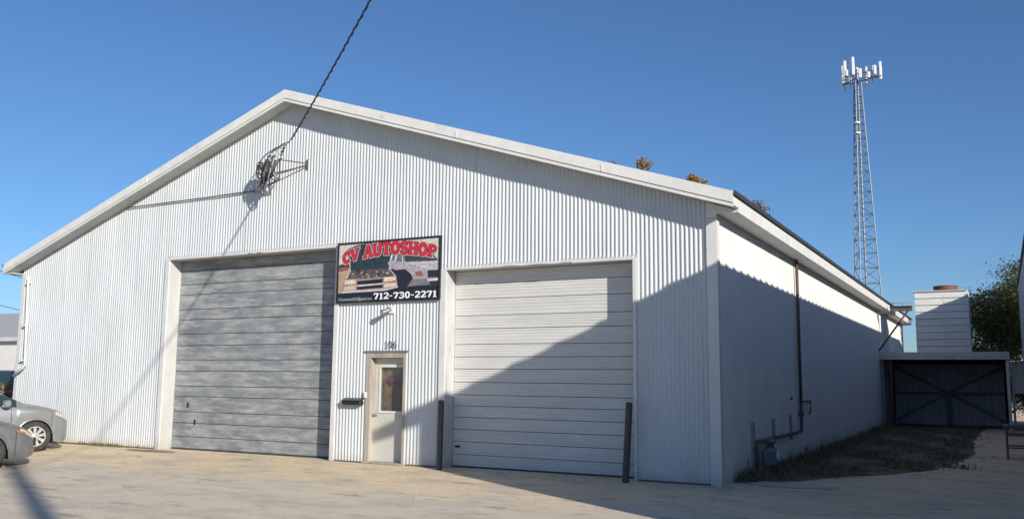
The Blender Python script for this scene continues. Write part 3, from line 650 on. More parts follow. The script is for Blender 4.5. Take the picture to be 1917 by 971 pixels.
# flood light
c = px(728, 581, 1, -.12)
wl = empty('flood_light', (c[0], -.03, c[2]), 'small dark flood lamp on the wall below the sign', 'lamp')
mb = MB(); mb.box(c[0]-.06, c[0]+.06, -.045, -.024, c[2]-.05, c[2]+.10); mb.build('back_plate', m_cream, wl)
mb = MB(); mb.tube([(c[0], -.045, c[2]+.02), (c[0], -.1, c[2]+.035), (c[0]-.01, -.14, c[2])], .013, 7); mb.build('arm', m_galv, wl)
mb = MB(); mb.tube([(c[0]+.05, -.12, c[2]+.035), (c[0]-.01, -.16, c[2]-.005), (c[0]-.06, -.19, c[2]-.03), (c[0]-.11, -.22, c[2]-.055)], [.03, .045, .05, .065], 12); mb.build('lamp_head', m_galv, wl, smooth=True)
# bollards
for (bx, by, tx, ty, lb) in ((822, 880, 826, 748, 'dark steel bollard between the entrance and the white overhead door'), (1171, 902, 1178, 752, 'leaning dark steel bollard at the building corner side of the white overhead door')):
    B = px(bx, by, 1, -.3); T = px(tx, ty, 1, -.3); B[2] = gz(-.3)-.05
    r_ = .058; mb = MB(); d = (T-B); mb.tube([B, B+d*.985, B+d*.995, T], [r_, r_, r_*.8, r_*.4], 14)
    tag(mb.build('bollard', m_boll, smooth=False), lb, 'bollard', 'bollards by the white door')
# ------------------------------------------------------------------ electrical service on the gable
AN = np.array([-9.03, -.40, 6.66])
se = empty('service_entrance', (-9.6, -.05, 5.7), 'tangled service bracket with insulators and wire loops on the gable', 'electrical fitting')
zc = 5.74
mb = MB(); mb.tube([(-14.5, -.055, 5.70), (-12, -.055, 5.715), (-10.35, -.055, zc), (-10.2, -.07, zc), (-10.1, -.12, zc-.02)], [.013, .014, .017, .02, .03], 8); mb.build('conduit', m_dkmetal, se, smooth=True)
mb = MB(); mb.tube([(-10.22, -.12, zc-.03), (-10.05, -.2, zc+.02), (-9.9, -.26, zc+.05), (-9.78, -.28, zc+.02)], [.045, .075, .08, .05], 10); mb.build('weatherhead', m_galv, se, smooth=True)
ft = px(575, 308, 1, -.04)
mb = MB(); mb.beam((ft[0], -.03, ft[2]-.11), (ft[0], -.03, ft[2]+.11), .04, .03); mb.build('wall_plate', m_dkmetal, se)
for p_, q_ in (((-9.36, -.36, 6.27), (ft[0], -.05, ft[2]+.02)), ((-9.7, -.34, 5.98), (ft[0], -.05, ft[2]-.03)), ((-9.36, -.36, 6.27), (-9.36, -.34, 5.85)), ((-9.36, -.34, 5.85), (-9.9, -.2, 5.76)), ((-9.95, -.33, 6.14), (-9.3, -.36, 6.3)), ((-9.95, -.33, 6.14), (-10.0, -.05, 6.1))):
    mb = MB(); mb.beam(p_, q_, .021, .021); mb.build('strut', m_dkmetal, se)
ins = [(-9.88, -.37, 6.2), (-9.66, -.39, 6.24), (-9.44, -.40, 6.30)]
for p_ in ins:
    mb = MB(); mb.lathe([(.03, -.05), (.055, -.045), (.055, -.02), (.035, 0), (.055, .02), (.055, .045), (.03, .05)], p_, 2, 12); mb.build('insulator', m_ins, se, smooth=True)
for p_ in ((-9.62, -.42, 5.93), (-9.75, -.36, 5.87)):
    mb = MB(); mb.tube([np.array(p_)+(-.12, 0, -.03), np.array(p_), np.array(p_)+(.1, -.02, .05)], [.03, .055, .03], 8); mb.build('splice', m_cable, se, smooth=True)
def bez(a, b, c, d, n=14):
    a, b, c, d = map(np.array, (a, b, c, d)); return [((1-t)**3)*a+3*t*(1-t)**2*b+3*t*t*(1-t)*c+t**3*d for t in np.linspace(0, 1, n)]
loops = []
for k, p_ in enumerate(ins):
    loops.append(bez(AN+(-.02, 0, -.03), AN+(-.12-.1*(2-k), -.02, -.12), np.array(p_)+(.05, -.03, .25), np.array(p_)+(0, -.05, .02)))
    loops.append(bez(np.array(p_)+(0, -.05, 0), np.array(p_)+(-.02, -.14, -.45), (-9.75-.05*k, -.30-.03*k, 5.25+.12*k), (-9.84, -.27, zc+.03)))
    loops.append(bez(np.array(p_)+(0, -.05, 0), np.array(p_)+(-.16, -.08, -.2), np.array(p_)+(-.05, -.12, -.5), (-9.66, -.42, 5.93)))
for k in range(12):
    a_ = np.array(ins[k % 3])+(random.uniform(-.05, .05), -.05, random.uniform(-.05, .05)); b_ = np.array([random.uniform(-9.95, -9.4), random.uniform(-.42, -.2), random.uniform(5.72, 6.0)])
    loops.append(bez(a_, a_+(random.uniform(-.25, .3), -.1, random.uniform(-.1, .2)), b_+(random.uniform(-.25, .3), -.08, random.uniform(-.35, .1)), b_))
loops.append(bez(AN+(-.08, 0, -.06), AN+(-.35, 0, -.02), AN+(-.42, 0, -.22), AN+(-.3, .02, -.28)))
for w in loops:
    mb = MB(); mb.tube(w, .0125, 6); mb.build('wire_loop', random.choice([m_cable, m_dkmetal, m_ins]), se, smooth=True)
for k in range(4):
    p_ = AN+np.array([-.16-.05*k, .02*k, -.10-.06*k]); mb = MB(); mb.tube([p_+(-.03, 0, -.02), p_, p_+(.03, 0, .02)], [.015, .028, .015], 7); mb.build('clamp', random.choice([m_galv, m_cable]), se)
# utility pole beyond the right edge of the picture, and the service drop it feeds
G = np.array([-5.58-KX*3.55, -7.7+3.55, 0.]); PT = G+12/KZ*np.array([KX, -1, KZ]); pb_ = gz(PT[1])
up = empty('utility_pole', (PT[0], PT[1], pb_), 'tall wooden utility pole with a wire rack beside the lot', 'utility pole')
mb = MB(); mb.tube([(PT[0], PT[1], pb_-.3), (PT[0], PT[1], 6), (PT[0], PT[1], 12.3)], [.20, .18, .15], 14); mb.build('pole', m_wood, up, smooth=True)
for k, z in enumerate((11.7, 11.95)):
    mb = MB(); mb.lathe([(.02, 0), (.05, .03), (.03, .07), (.05, .1), (.02, .14)], (PT[0]-.17, PT[1]+.04, z), 2, 10); mb.build('insulator', m_ins, up, smooth=True)
mb = MB(); mb.box(PT[0]-.2, PT[0]-.12, PT[1]-.02, PT[1]+.08, 11.6, 12.2); mb.build('rack', m_galv, up)
SAG = .85; PE = PT+np.array([-.15, .05, -.05])
def drop(t): return AN+(PE-AN)*t-np.array([0, 0, SAG*4*t*(1-t)])
mb = MB(); mb.tube([drop(t) for t in np.linspace(0, 1, 70)], .015, 6)
dr = empty('service_drop', tuple(AN), 'twisted black overhead cable running down to the gable bracket', 'cable')
mb.build('messenger_wire', m_cable, dr, smooth=True)
mb = MB(); K = 900; pts = []
for i in range(K+1):
    t = i/K; p_ = drop(t); a = i*.75; pts.append(p_+np.array([.012*math.cos(a), .008*math.cos(a), .014*math.sin(a)])*1.1)
mb.tube(pts, .011, 5); mb.build('twisted_conductor', m_cable, dr, smooth=True)
# ------------------------------------------------------------------ gas service on the side wall
gm = empty('gas_meter', (.2, 2.2, 0), 'grey gas meter with dark pipework running up the white side wall', 'gas meter')
X = .07
def sp(x, y): q = px(x, y, 0, X); return (X, q[1], q[2])
pt, pm, pbt = sp(1491, 490), sp(1494, 700), sp(1497, 806)
YP = pt[1]
mb = MB(); mb.tube([(X, YP, 4.39), (X, YP, 1.2)], .035, 10); mb.build('riser_pipe', m_pipe, gm, smooth=True)
pe = sp(1416, 827)
mb = MB(); mb.tube([(X, YP, 1.2), (X, YP, .66), (X, YP-.03, .60), (X, YP-.12, .58), (X, pe[1]+.1, .58), (X, pe[1]+.02, .56), (X, pe[1], .48), (X, pe[1], -.02)], .035, 10); mb.build('feed_pipe', m_dkmetal, gm, smooth=True)
mb = MB(); mb.tube([(X, YP, 1.02), (X, YP, .90)], .06, 10); mb.build('coupling', m_dkmetal, gm)
h1 = sp(1517, 768); mb = MB(); mb.tube([(X, YP, 1.22), (X, YP+1.1, 1.22), (X, YP+1.1, .98), (X, YP+.95, .94)], .026, 8); mb.build('relief_pipe', m_dkmetal, gm)
mb = MB(); q = sp(1486, 745); mb.lathe([(.03, 0), (.035, .02), (.02, .05)], (.0, q[1], q[2]), 0, 10); mb.build('wall_fitting', m_dkmetal, gm)
for (bx, by0, by1) in ((1414, 790, 850), (1452, 783, 830), (1484, 776, 822)):
    t0, t1 = sp(bx, by0), sp(bx, by1); mb = MB(); mb.box(.004, .05, t0[1]-.04, t0[1]+.04, t1[2], t0[2]); mb.build('strut_channel', m_galv, gm)
yM = pe[1]+.35
mb = MB(); mb.bev(.1, .36, yM-.17, yM+.17, .12, .46, .05); mb.build('meter_body', m_meter, gm)
mb = MB(); mb.lathe([(.09, 0), (.09, .03), (.07, .045)], (.36, yM, .32), 0, 16); mb.build('meter_dial', m_trim, gm)
mb = MB(); mb.tube([(.2, yM-.1, .45), (.2, yM-.1, .53), (X+.05, yM-.12, .58)], .025, 8); mb.tube([(.2, yM+.1, .45), (.2, yM+.1, .54), (.2, yM+.3, .56), (.2, yM+.34, .5), (.2, yM+.34, .0)], .025, 8); mb.build('meter_pipe', m_dkmetal, gm)
mb = MB(); mb.lathe([(.05, -.03), (.10, -.01), (.10, .02), (.05, .05), (.03, .09)], (.2, yM+.22, .56), 2, 14); mb.build('regulator', m_meter, gm, smooth=True)
# ------------------------------------------------------------------ canopy, gate and clapboard tower at the end of the alley
cn = empty('canopy_shed', (2.1, 24, 0), 'low flat roofed canopy with a pale fascia closing the end of the alley', 'shed')
mb = MB(); mb.box(.02, 4.30, 22.04, 27.2, 2.62, 2.76); mb.build('roof', m_canopy, cn)
for z0, z1, yq in ((2.65, 2.80, 22.0), (2.53, 2.645, 22.008)):
    mb = MB(); mb.box(.012, 4.30, yq-.02, yq+.018, z0, z1); mb.build('fascia_board', m_canopy, cn)
for x, mt, w in ((.38, m_rust_post, .11), (4.22, m_canopy, .1)):
    mb = MB(); mb.box(x-w/2, x+w/2, 22.10, 22.10+w, 0, 2.62); mb.build('post', mt, cn)
for q in ((.02, .1, 22.3, 27, 0, 2.64), (4.2, 4.28, 23.2, 27, 0, 2.64)): mb = MB(); mb.box(*q); mb.build('side_cladding', m_plank, cn)
mb = MB(); mb.box(.02, 4.28, 27.001, 27.08, 0, 2.64); mb.build('back_cladding', m_plank, cn)
gt = empty('gate', (2.1, 25, 0), 'dark plank double gate with crossed braces under the canopy', 'gate')
gx0, gx1 = .2, 4.1; n = 17; w = (gx1-gx0)/n; pl = None
for k in range(n):
    if pl is None:
        mb = MB(); mb.bev(gx0+.006-2.1, gx0+w-.006-2.1, 0, .03, .06, 2.42, .006); pl = mb.build('plank', m_plank, gt, local=True); pl.location = (0, 0, 0)
    else:
        c = pl.copy(); COL.objects.link(c); c.parent = gt; c.location = (k*w, random.uniform(-.006, .006), random.uniform(-.015, .015))
gy = 24.955
for p_, q_, yo in (((.25, gy, .22), (2.15, gy, 1.28), 0), ((2.15, gy, 1.28), (4.05, gy, .22), 0), ((.25, gy, 2.3), (2.15, gy, 1.30), -.035), ((2.15, gy, 1.30), (4.05, gy, 2.3), -.035)):
    mb = MB(); mb.beam(np.array(p_)+(0, yo, 0), np.array(q_)+(0, yo, 0), .03, .12); mb.build('brace', m_brace, gt)
for z in (1.29,):
    mb = MB(); mb.box(.22, 4.08, gy-.085, gy-.055, z-.06, z+.06); mb.build('rail', m_brace, gt)
mb = MB(); mb.box(2.09, 2.21, gy-.12, gy-.088, .1, 1.24); mb.build('stile', m_brace, gt)
tw = empty('clapboard_tower', (2.2, 23.2, 2.78), 'white clapboard shaft with a rusty vent standing on the canopy roof', 'roof shaft')
TX0, TX1, TY0, TY1, TZ0, TZ1 = 1.30, 3.09, 22.28, 24.0, 2.764, 5.05
mb = MB(); mb.box(TX0+.02, TX1-.02, TY0+.02, TY1-.02, TZ0, TZ1-.01); mb.build('core', m_dkmetal, tw)
n = 9; hb = (TZ1-TZ0)/n
for k in range(n):
    z0, z1 = TZ0+k*hb, TZ0+(k+1)*hb
    for xa, xb in ((TX0, 2.235), (2.275, TX1)):
        mb = MB(); mb.prism([(TY0-.03, z0+.012), (TY0+.019, z0+.012), (TY0+.019, z1-.001), (TY0+.004, z1-.001)], 0, xa, xb); mb.build('board', m_clap, tw)
    for s_, xa in ((-1, TX0), (1, TX1)):
        mb = MB(); mb.prism([(xa+s_*.016, z0), (xa-s_*.019, z0), (xa-s_*.019, z1-.001), (xa-s_*.0, z1-.001)], 1, TY0+.02, TY1); mb.build('board', m_clap, tw)
mb = MB(); mb.box(2.236, 2.274, TY0-.012, TY0+.019, TZ0, TZ1-.02); mb.build('batten', m_clap, tw)
mb = MB(); mb.box(TX0-.06, TX1-.0, TY0-.06, TY1+.05, TZ1, TZ1+.035); mb.build('cap', m_canopy, tw)
mb = MB(); mb.lathe([(.42, 0), (.43, .02), (.43, .05), (.415, .06), (.415, .17), (.43, .18), (.43, .21), (.38, .21), (.38, .16)], (2.33, 22.95, TZ1+.035), 2, 28); mb.build('vent', m_rust, tw, smooth=False)
br = empty('wall_bracket', (0, 21.8, 4.3), 'dark steel bracket arm with a diagonal strut on the side wall', 'bracket')
mb = MB()
for z0, z1, y0, y1 in ((4.32, 4.345, 21.72, 21.88), (4.485, 4.51, 21.72, 21.88), (4.345, 4.485, 21.79, 21.81)): mb.box(.47, 1.24, y0, y1, z0, z1)
mb.box(.005, .46, 21.74, 21.86, 4.24, 4.285); mb.beam((.42, 21.8, 4.2), (.55, 21.8, 4.33), .08, .05); mb.build('arm', m_dkmetal, br)
mb = MB(); mb.beam((1.08, 21.8, 4.32), (.02, 21.8, 2.85), .06, .06); mb.build('strut', m_rust_post, br)
mb = MB(); mb.beam((.5, 21.8, 4.63), (1.2, 21.8, 4.63), .02, .02); mb.beam((.62, 21.8, 4.5), (.62, 21.8, 4.64), .02, .02); mb.beam((.9, 21.8, 4.5), (.9, 21.8, 4.64), .02, .02); mb.build('guard_rail', m_galv, br)
# white plank fence beside the canopy
fn = empty('plank_fence', (4.5, 23.4, 0), 'short white raised plank fence panel beside the canopy post', 'fence')
mb = MB(); mb.box(4.33, 4.41, 23.4, 23.48, 0, 2.45); mb.build('post', m_clap, fn)
for k in range(4):
    mb = MB(); mb.bev(4.415+k*.092, 4.415+k*.092+.088, 23.41, 23.435, 1.40, 2.38, .004); mb.build('plank', m_clap, fn)
for z in (1.36, 2.40):
    mb = MB(); mb.box(4.412, 4.79, 23.39, 23.46, z-.03, z+.03) if z > 2 else mb.box(4.412, 4.79, 23.39, 23.46, z-.03, z+.037); mb.build('rail', m_clap, fn)
# rusty steel stand at the edge of the drive
st = empty('steel_stand', (4.3, 9.2, 0), 'rusty steel stand with a dark top beside the alley drive', 'stand')
for x, y in ((4.05, 8.75), (4.62, 8.75), (4.05, 9.6), (4.62, 9.6)):
    mb = MB(); mb.beam((x, y, 0), (x, y, .68), .045, .045); mb.build('leg', m_rust, st)
mb = MB(); mb.bev(3.98, 4.69, 8.68, 9.68, .68, .74, .01); mb.build('top', m_dkmetal, st)
for z in (.25, .52):
    for p_, q_ in (((4.05, 8.75, z), (4.62, 8.75, z)), ((4.05, 9.6, z), (4.62, 9.6, z)), ((4.05, 8.75, z), (4.05, 9.6, z))):
        mb = MB(); mb.beam(p_, q_, .03, .03); mb.build('rail', m_rust, st)
# ------------------------------------------------------------------ neighbour along the alley (its eave shades the corner)
nb = empty('neighbour_building', (9, 10, 0), 'dark neighbouring shed whose eave runs along the alley', 'building')
NX, NZ, NY0, NY1 = 4.74, 5.60, -6.62, 27.
mb = MB(); mb.prism([(NX+.06, -.2), (15.4, -.2), (15.4, NZ-.06), (10.1, NZ+1.5), (NX+.06, NZ-.06)], 1, NY0+.52, NY1-.05); mb.build('wall', m_nbwall, nb)
for x0_, z0_, x1_, z1_ in ((NX, NZ, 10.1, NZ+1.6), (10.1, NZ+1.6, 15.46, NZ)):
    mb = MB(); mb.prism([(x0_, z0_-.031), (x1_, z1_-.031), (x1_, z1_-.24), (x0_, z0_-.24)], 1, NY0+.01, NY0+.05); mb.build('rake_board', m_nbroof, nb)
for sgn, ex in ((1, NX), (-1, 15.46)):
    mb = MB(); xs_, ys_ = [], []; y = NY0; prof = []
    while y < NY1:
        prof += [(y, 0), (y+.36, 0), (y+.39, .036), (y+.46, .036)]; y += .5
    prof.append((NY1+.02, 0)); n = len(prof)
    for (y, h) in prof:
        for (x, z) in ((ex, NZ), (10.1, NZ+1.6)): mb.v += [(x, y, z+h), (x, y, z+h-.03)]
    for k in range(n-1):
        a = 4*k; mb.f += [(a, a+4, a+6, a+2), (a+1, a+3, a+7, a+5), (a, a+1, a+5, a+4)]
    mb.f += [(0, 2, 3, 1)]
    mb.build('roof', m_nbroof, nb)
# ------------------------------------------------------------------ vegetation
def tree(name, label, base, h, r, z0, nl, lm, seed, leaf=.16, group=None, sparse=.5, trunk_r=.2, rx=1.0):
    R = random.Random(seed); root = empty(name, base, label, 'tree' if h > 5 else 'shrub', group)
    bx, by, bz = base; tk = MB(); tips = []
    top = np.array([bx+R.uniform(-.3, .3), by+R.uniform(-.3, .3), bz+h*.8])
    tr_ = [np.array([bx, by, bz-.1]), np.array([bx+R.uniform(-.1, .1), by, bz+h*.3]), np.array([bx+R.uniform(-.2, .2), by+R.uniform(-.2, .2), bz+h*.55]), top]
    tk.tube(tr_, [trunk_r, trunk_r*.75, trunk_r*.5, trunk_r*.12], 9)
    for k in range(26):
        t = R.uniform(.3, .97); i = t*3; j = min(int(i), 2); s0 = tr_[j]+(tr_[j+1]-tr_[j])*(i-j)
        for _ in range(30):
            e = np.array([R.gauss(0, .52), R.gauss(0, .52), R.uniform(-1, 1)])
            if np.linalg.norm(e) < 1: break
        zc_, hz = bz+(z0+h)/2, (h-z0)/2
        e = np.array([bx+e[0]*r*rx*1.25, by+e[1]*r*1.25, zc_+e[2]*hz]); e[2] = max(e[2], s0[2]-.3*r)
        mid = (s0+e)/2+np.array([R.gauss(0, .1), R.gauss(0, .1), .12*r])
        tk.tube([s0, mid, e], [trunk_r*.28, trunk_r*.16, trunk_r*.05], 5)
        tips += [(e, 1.), ((mid+e)/2, .8)]
        for q in range(3):
            d = e+np.array([R.gauss(0, .32*r*.6), R.gauss(0, .32*r*.6), R.gauss(.1, .25*r*.6)]); tk.tube([mid, (mid+d)/2+np.array([0, 0, .05]), d], [trunk_r*.1, trunk_r*.07, trunk_r*.03], 4); tips.append((d, .8))
    tk.build('trunk', m_bark, root, smooth=True)
    cr = MB(); sig = r*.125
    for k in range(nl):
        e, w = R.choice(tips); p = e+np.array([R.gauss(0, sig), R.gauss(0, sig), R.gauss(0, sig*.75)])
        if p[2] > bz+h or p[2] < bz+z0*.8: continue
        s_ = leaf*R.uniform(.6, 1.3); a = np.array([R.gauss(0, 1), R.gauss(0, 1), R.gauss(0, .6)]); a /= np.linalg.norm(a); b = np.cross(a, [R.gauss(0, 1), R.gauss(0, 1), R.gauss(0, 1)]); b /= np.linalg.norm(b)+1e-9
        cr.add([p-a*s_*.5, p+b*s_*.28+a*s_*.05, p+a*s_*.55, p-b*s_*.28+a*s_*.05], [(0, 1, 2, 3)])
    cr.build('crown', lm, root, fix=False); return root
def on_px(x, y, d): q = px(x, y, 1, d); return q
q = on_px(1855, 476, 31.)
tree('broadleaf_tree', 'green leafy tree rising behind the clapboard shaft', (q[0]+.1, 31., 0), q[2]+.1, 2.6, .6, 36000, m_lgreen, 11, leaf=.115, trunk_r=.16, rx=1.0)
q = on_px(1200, 292, 42.)
tree('autumn_tree', 'tall orange leaved tree behind the workshop, its tip just over the roof', (q[0]-.75, 42., 0), q[2]+.6, 1.5, 5., 13000, m_lorange, 21, leaf=.17, group='autumn trees behind the workshop', trunk_r=.28)
q = on_px(1290, 322, 40.)
tree('autumn_tree', 'lower rust leaved tree behind the workshop roof slope', (q[0], 40., 0), q[2]+.35, .9, 5., 10000, m_lorange, 33, leaf=.16, group='autumn trees behind the workshop', trunk_r=.25)
q = on_px(1418, 366, 38.)
tree('autumn_tree', 'olive leaved tree peeking over the alley eave of the workshop', (q[0]-.8, 38., 0), q[2]+.9, 1.6, 4., 9000, leafmat('olive_leaves', [(.2, .15, .06), (.26, .17, .07), (.13, .12, .06)]), 45, leaf=.15, group='autumn trees behind the workshop', trunk_r=.22)
q = on_px(22, 712, 2.5)
tree('dry_shrub', 'pale tan dried shrub at the far corner of the workshop', (q[0]-.1, 2.5, 0), 1.45, .5, .2, 1500, m_tan, 51, leaf=.09, trunk_r=.035)
tree('leafy_bush', 'tall dark green bush under the leafy tree behind the canopy', (4.1, 33.5, 0), 4.9, 1.9, .1, 15000, m_lgreen, 67, leaf=.14, trunk_r=.1)
tree('leafy_bush', 'dark green bush behind the white plank fence', (4.9, 29., 0), 2.2, .9, .2, 2500, m_lgreen, 61, leaf=.12, trunk_r=.06)
# ------------------------------------------------------------------ lattice mast
TD = 92.
c0 = px(1607, 152, 1, TD); w_top = px(1614, 160, 1, TD)[0]-px(1600, 160, 1, TD)[0]
cb = px(1617, 540, 1, TD); w_bot = px(1642, 540, 1, TD)[0]-px(1591, 540, 1, TD)[0]
tx, HT = (c0[0]+cb[0])/2, c0[2]
mt_ = empty('lattice_mast', (tx, TD, 0), 'tall steel lattice telephone mast with a crown of white antennas', 'mast')
def wid(z): return w_top+(w_bot-w_top)*(HT-z)/(HT-cb[2])
def leg(k, z, turn=.35):
    a = turn+k*2*math.pi/3; rr = wid(z)/1.75; return np.array([tx+rr*math.cos(a), TD+rr*math.sin(a), z])
for k in range(3):
    mb = MB(); mb.tube([leg(k, z) for z in np.linspace(0, HT, 9)], [.085-.004*i for i in range(9)], 6); mb.build('leg', m_tower, mt_)
zs = [0.]
while zs[-1] < HT-.6: zs.append(zs[-1]+max(.8, wid(zs[-1])*.62))
for i in range(len(zs)-1):
    mb = MB()
    for k in range(3):
        a, b_, c_, d_ = leg(k, zs[i]), leg((k+1) % 3, zs[i]), leg(k, zs[i+1]), leg((k+1) % 3, zs[i+1])
        mb.tube([a, b_], .035, 4)
        if i % 2: mb.tube([a, d_], .035, 4)
        else: mb.tube([b_, c_], .035, 4)
    mb.build('bracing', m_tower, mt_)
mb = MB(); mb.tube([(tx+.1, TD, 0), (tx+.1, TD, HT+1)], .10, 6); mb.build('cable_run', m_tower, mt_)
mb = MB(); rp = (px(1647, 130, 1, TD)[0]-px(1567, 130, 1, TD)[0])/2*1.12
corners = [np.array([tx+rp*math.cos(a), TD+rp*math.sin(a), HT+.4]) for a in (.2, .2+2.094, .2+4.189)]
for k in range(3):
    a, b_ = corners[k], corners[(k+1) % 3]; e0, e1 = a+(b_-a)*.0, b_
    mb.tube([e0, e1], .07, 5); mb.tube([(tx, TD, HT+.4), a], .07, 5); mb.tube([e0+(0, 0, .9), e1+(0, 0, .9)], .045, 5)
mb.build('platform', m_tower, mt_)
R = random.Random(5)
for k in range(3):
    for t in (.04, .22, .40, .62, .80, .96):
        p_ = corners[k]+(corners[(k+1) % 3]-corners[k])*t; hh = R.choice([.7, 1.1, 1.5, 1.8, 2.1]); z = p_[2]-.2+R.uniform(-.3, .3)
        o_ = (p_-np.array([tx, TD, p_[2]])); o_ = o_/np.linalg.norm(o_)*.15; p_ = p_+o_
        mb = MB(); mb.bev(p_[0]-.14, p_[0]+.14, p_[1]-.1, p_[1]+.1, z, z+hh, .03); mb.build('antenna', m_panel_ant, mt_)
        mb = MB(); mb.tube([(p_[0]-o_[0], p_[1]-o_[1], z-.5), (p_[0]-o_[0], p_[1]-o_[1], z+hh*.9)], .035, 5); mb.build('antenna_pipe', m_tower, mt_)
for z in (HT-5.2, HT-6.4):
    mb = MB(); mb.lathe([(.32, 0), (.36, .06), (.36, .16), (.2, .2)], (tx-.1, TD-.75, z), 2, 14); mb.build('dish', m_panel_ant, mt_)
# ------------------------------------------------------------------ vehicles
def ip(x, t): return float(np.interp(x, [a for a, _ in t], [b for _, b in t]))
def make_car(name, label, S, paint, group=None):
    root = empty(name, (0, 0, 0), label, S.get('cat', 'car'), group)
    F, Rr, wb, ra, cz = S['front'], S['rear'], S['wb'], S['arch'], S['tr']
    xs = sorted(set([round(v, 4) for v in list(np.linspace(F, F-.45, 14))+list(np.linspace(F-.5, Rr+.3, 50))+list(np.linspace(Rr+.3, Rr, 8))+list(np.linspace(ra+.02, -ra-.02, 26))+list(np.linspace(-wb+ra+.02, -wb-ra-.02, 26))]), reverse=True)
    secs = []
    for x in xs:
        zt, zb_, w = ip(x, S['top']), ip(x, S['belt']), ip(x, S['w']); zl = ip(x, S['low'])
        for cx in (0, -wb):
            if abs(x-cx) < ra: zl = max(zl, cz+math.sqrt(ra*ra-(x-cx)**2)*.98)
        zb_ = min(zb_, zt-.015); zl = min(zl, zb_-.05); cab = min(max((zt-zb_-.12)/.35, 0), 1)
        wr = w*(.86*(1-cab)+S.get('tumble', .74)*cab); e = .02+.06*cab
        secs.append([(w*.955, zl), (w*.99, zl+(zb_-zl)*.3), (w, zl+(zb_-zl)*.62), (w*.985, zb_-(zb_-zl)*.12), (w*.95, zb_), (wr, zt-e), (wr*.62, zt-e*.22), (0, zt)])
    mbs = {}; m_ = len(secs[0]); n = len(secs)
    V = {s: [[(xs[i], s*y, z) for (y, z) in secs[i]] for i in range(n)] for s in (1, -1)}
    def put(key, quad, s): mbs.setdefault(key, MB()).add(quad if s > 0 else quad[::-1], [(0, 1, 2, 3)])
    import bmesh
    for s in (1, -1):
        for i in range(n-1):
            xm = (xs[i]+xs[i+1])/2
            for j in range(m_-1):
                key = 'body'
                if j == 4 and any(a > xm > b for a, b in S['win']): key = 'side_window%d%d' % (s, [a > xm > b for a, b in S['win']].index(True))
                if j in (5, 6) and S['ws'][0] > xm > S['ws'][1]: key = 'windshield'
                if j in (5, 6) and S.get('rw') and S['rw'][0] > xm > S['rw'][1]: key = 'rear_window'
                put(key, [V[s][i][j], V[s][i+1][j], V[s][i+1][j+1], V[s][i][j+1]], s)
    for i in (0, n-1): mbs['body'].add([V[1][i][j] for j in range(m_)]+[V[-1][i][j] for j in range(m_-2, -1, -1)], [tuple(range(2*m_-1))])
    for k, v in mbs.items():
        if not v.v: continue
        o = v.build({'windshield': 'windscreen'}.get(k, k.split('window')[0]+'window' if 'window' in k else k), paint if k == 'body' else m_glass, root, local=True)
        bm = bmesh.new(); bm.from_mesh(o.data); bmesh.ops.remove_doubles(bm, verts=bm.verts, dist=.0005); bmesh.ops.recalc_face_normals(bm, faces=bm.faces); bm.to_mesh(o.data); bm.free()
        o.data.polygons.foreach_set('use_smooth', [True]*len(o.data.polygons))
    ub = MB()
    for i in range(n-1): ub.add([V[1][i][0], V[1][i+1][0], V[-1][i+1][0], V[-1][i][0]], [(0, 1, 2, 3)])
    ub.build('underbody', m_under, root, local=True)
    for cx in (0, -wb):
        for s in (1, -1):
            w = ip(cx, S['w']); mb = MB()
            mb.tube([(cx+(ra+.0)*math.cos(a), s*(ip(cx+ra*math.cos(a), S['w'])*.972), cz+ra*math.sin(a)*.98) for a in np.linspace(.12, math.pi-.12, 18)], .022, 6); mb.build('arch_lip', paint, root, smooth=True, local=True)
            yw = s*(w-.12); tr_ = S['tr']
            tyre = MB(); tyre.lathe([(tr_*.62, -.1), (tr_*.9, -.105), (tr_*.99, -.08), (tr_, 0), (tr_*.99, .08), (tr_*.9, .105), (tr_*.62, .1)], (cx, yw, tr_), 1, 32)
            tyre.f = tyre.f[:-2]; wh = tyre.build('wheel', m_tyre, root, smooth=True, local=True)
            rim = MB(); rr = tr_*.66
            rim.lathe([(rr, -.03), (rr, .10), (rr*.93, .10), (rr*.9, .02), (rr*.2, .03)], (0, 0, 0), 1, 32)
            rim.v = [(cx+v[0], yw+s*v[1], tr_+v[2]) for v in rim.v]; rim.build('rim_dish', m_under, wh, smooth=False, local=True)
            sp_ = MB(); ns_ = S.get('spokes', 9)
            for k in range(ns_):
                a = 2*math.pi*k/ns_+.2; ca_, sa_ = math.cos(a), math.sin(a); ws_ = rr*.13
                pts = [(rr*.15, -ws_*.7), (rr*.95, -ws_*1.25), (rr*.95, ws_*1.25), (rr*.15, ws_*.7)]
                for yo0, yo1 in ((.05, .088),):
                    vs = [(cx+p*ca_-q*sa_, yw+s*yo, tr_+p*sa_+q*ca_) for yo in (yo0, yo1) for (p, q) in pts]
                    sp_.add(vs, [(0, 1, 2, 3), (7, 6, 5, 4), (0, 4, 5, 1), (1, 5, 6, 2), (2, 6, 7, 3), (3, 7, 4, 0)])
            hub = MB(); hub.lathe([(rr*.27, .04), (rr*.25, .095), (rr*.1, .105)], (0, 0, 0), 1, 16); hub.v = [(cx+v[0], yw+s*v[1], tr_+v[2]) for v in hub.v]
            sp_.add(hub.v, hub.f); ring = MB(); ring.lathe([(rr*1.0, .07), (rr*1.0, .104), (rr*.9, .104), (rr*.9, .07)], (0, 0, 0), 1, 32); ring.v = [(cx+v[0], yw+s*v[1], tr_+v[2]) for v in ring.v]
            sp_.add(ring.v, ring.f[:-2]); sp_.build('rim', m_rim, wh, local=True)
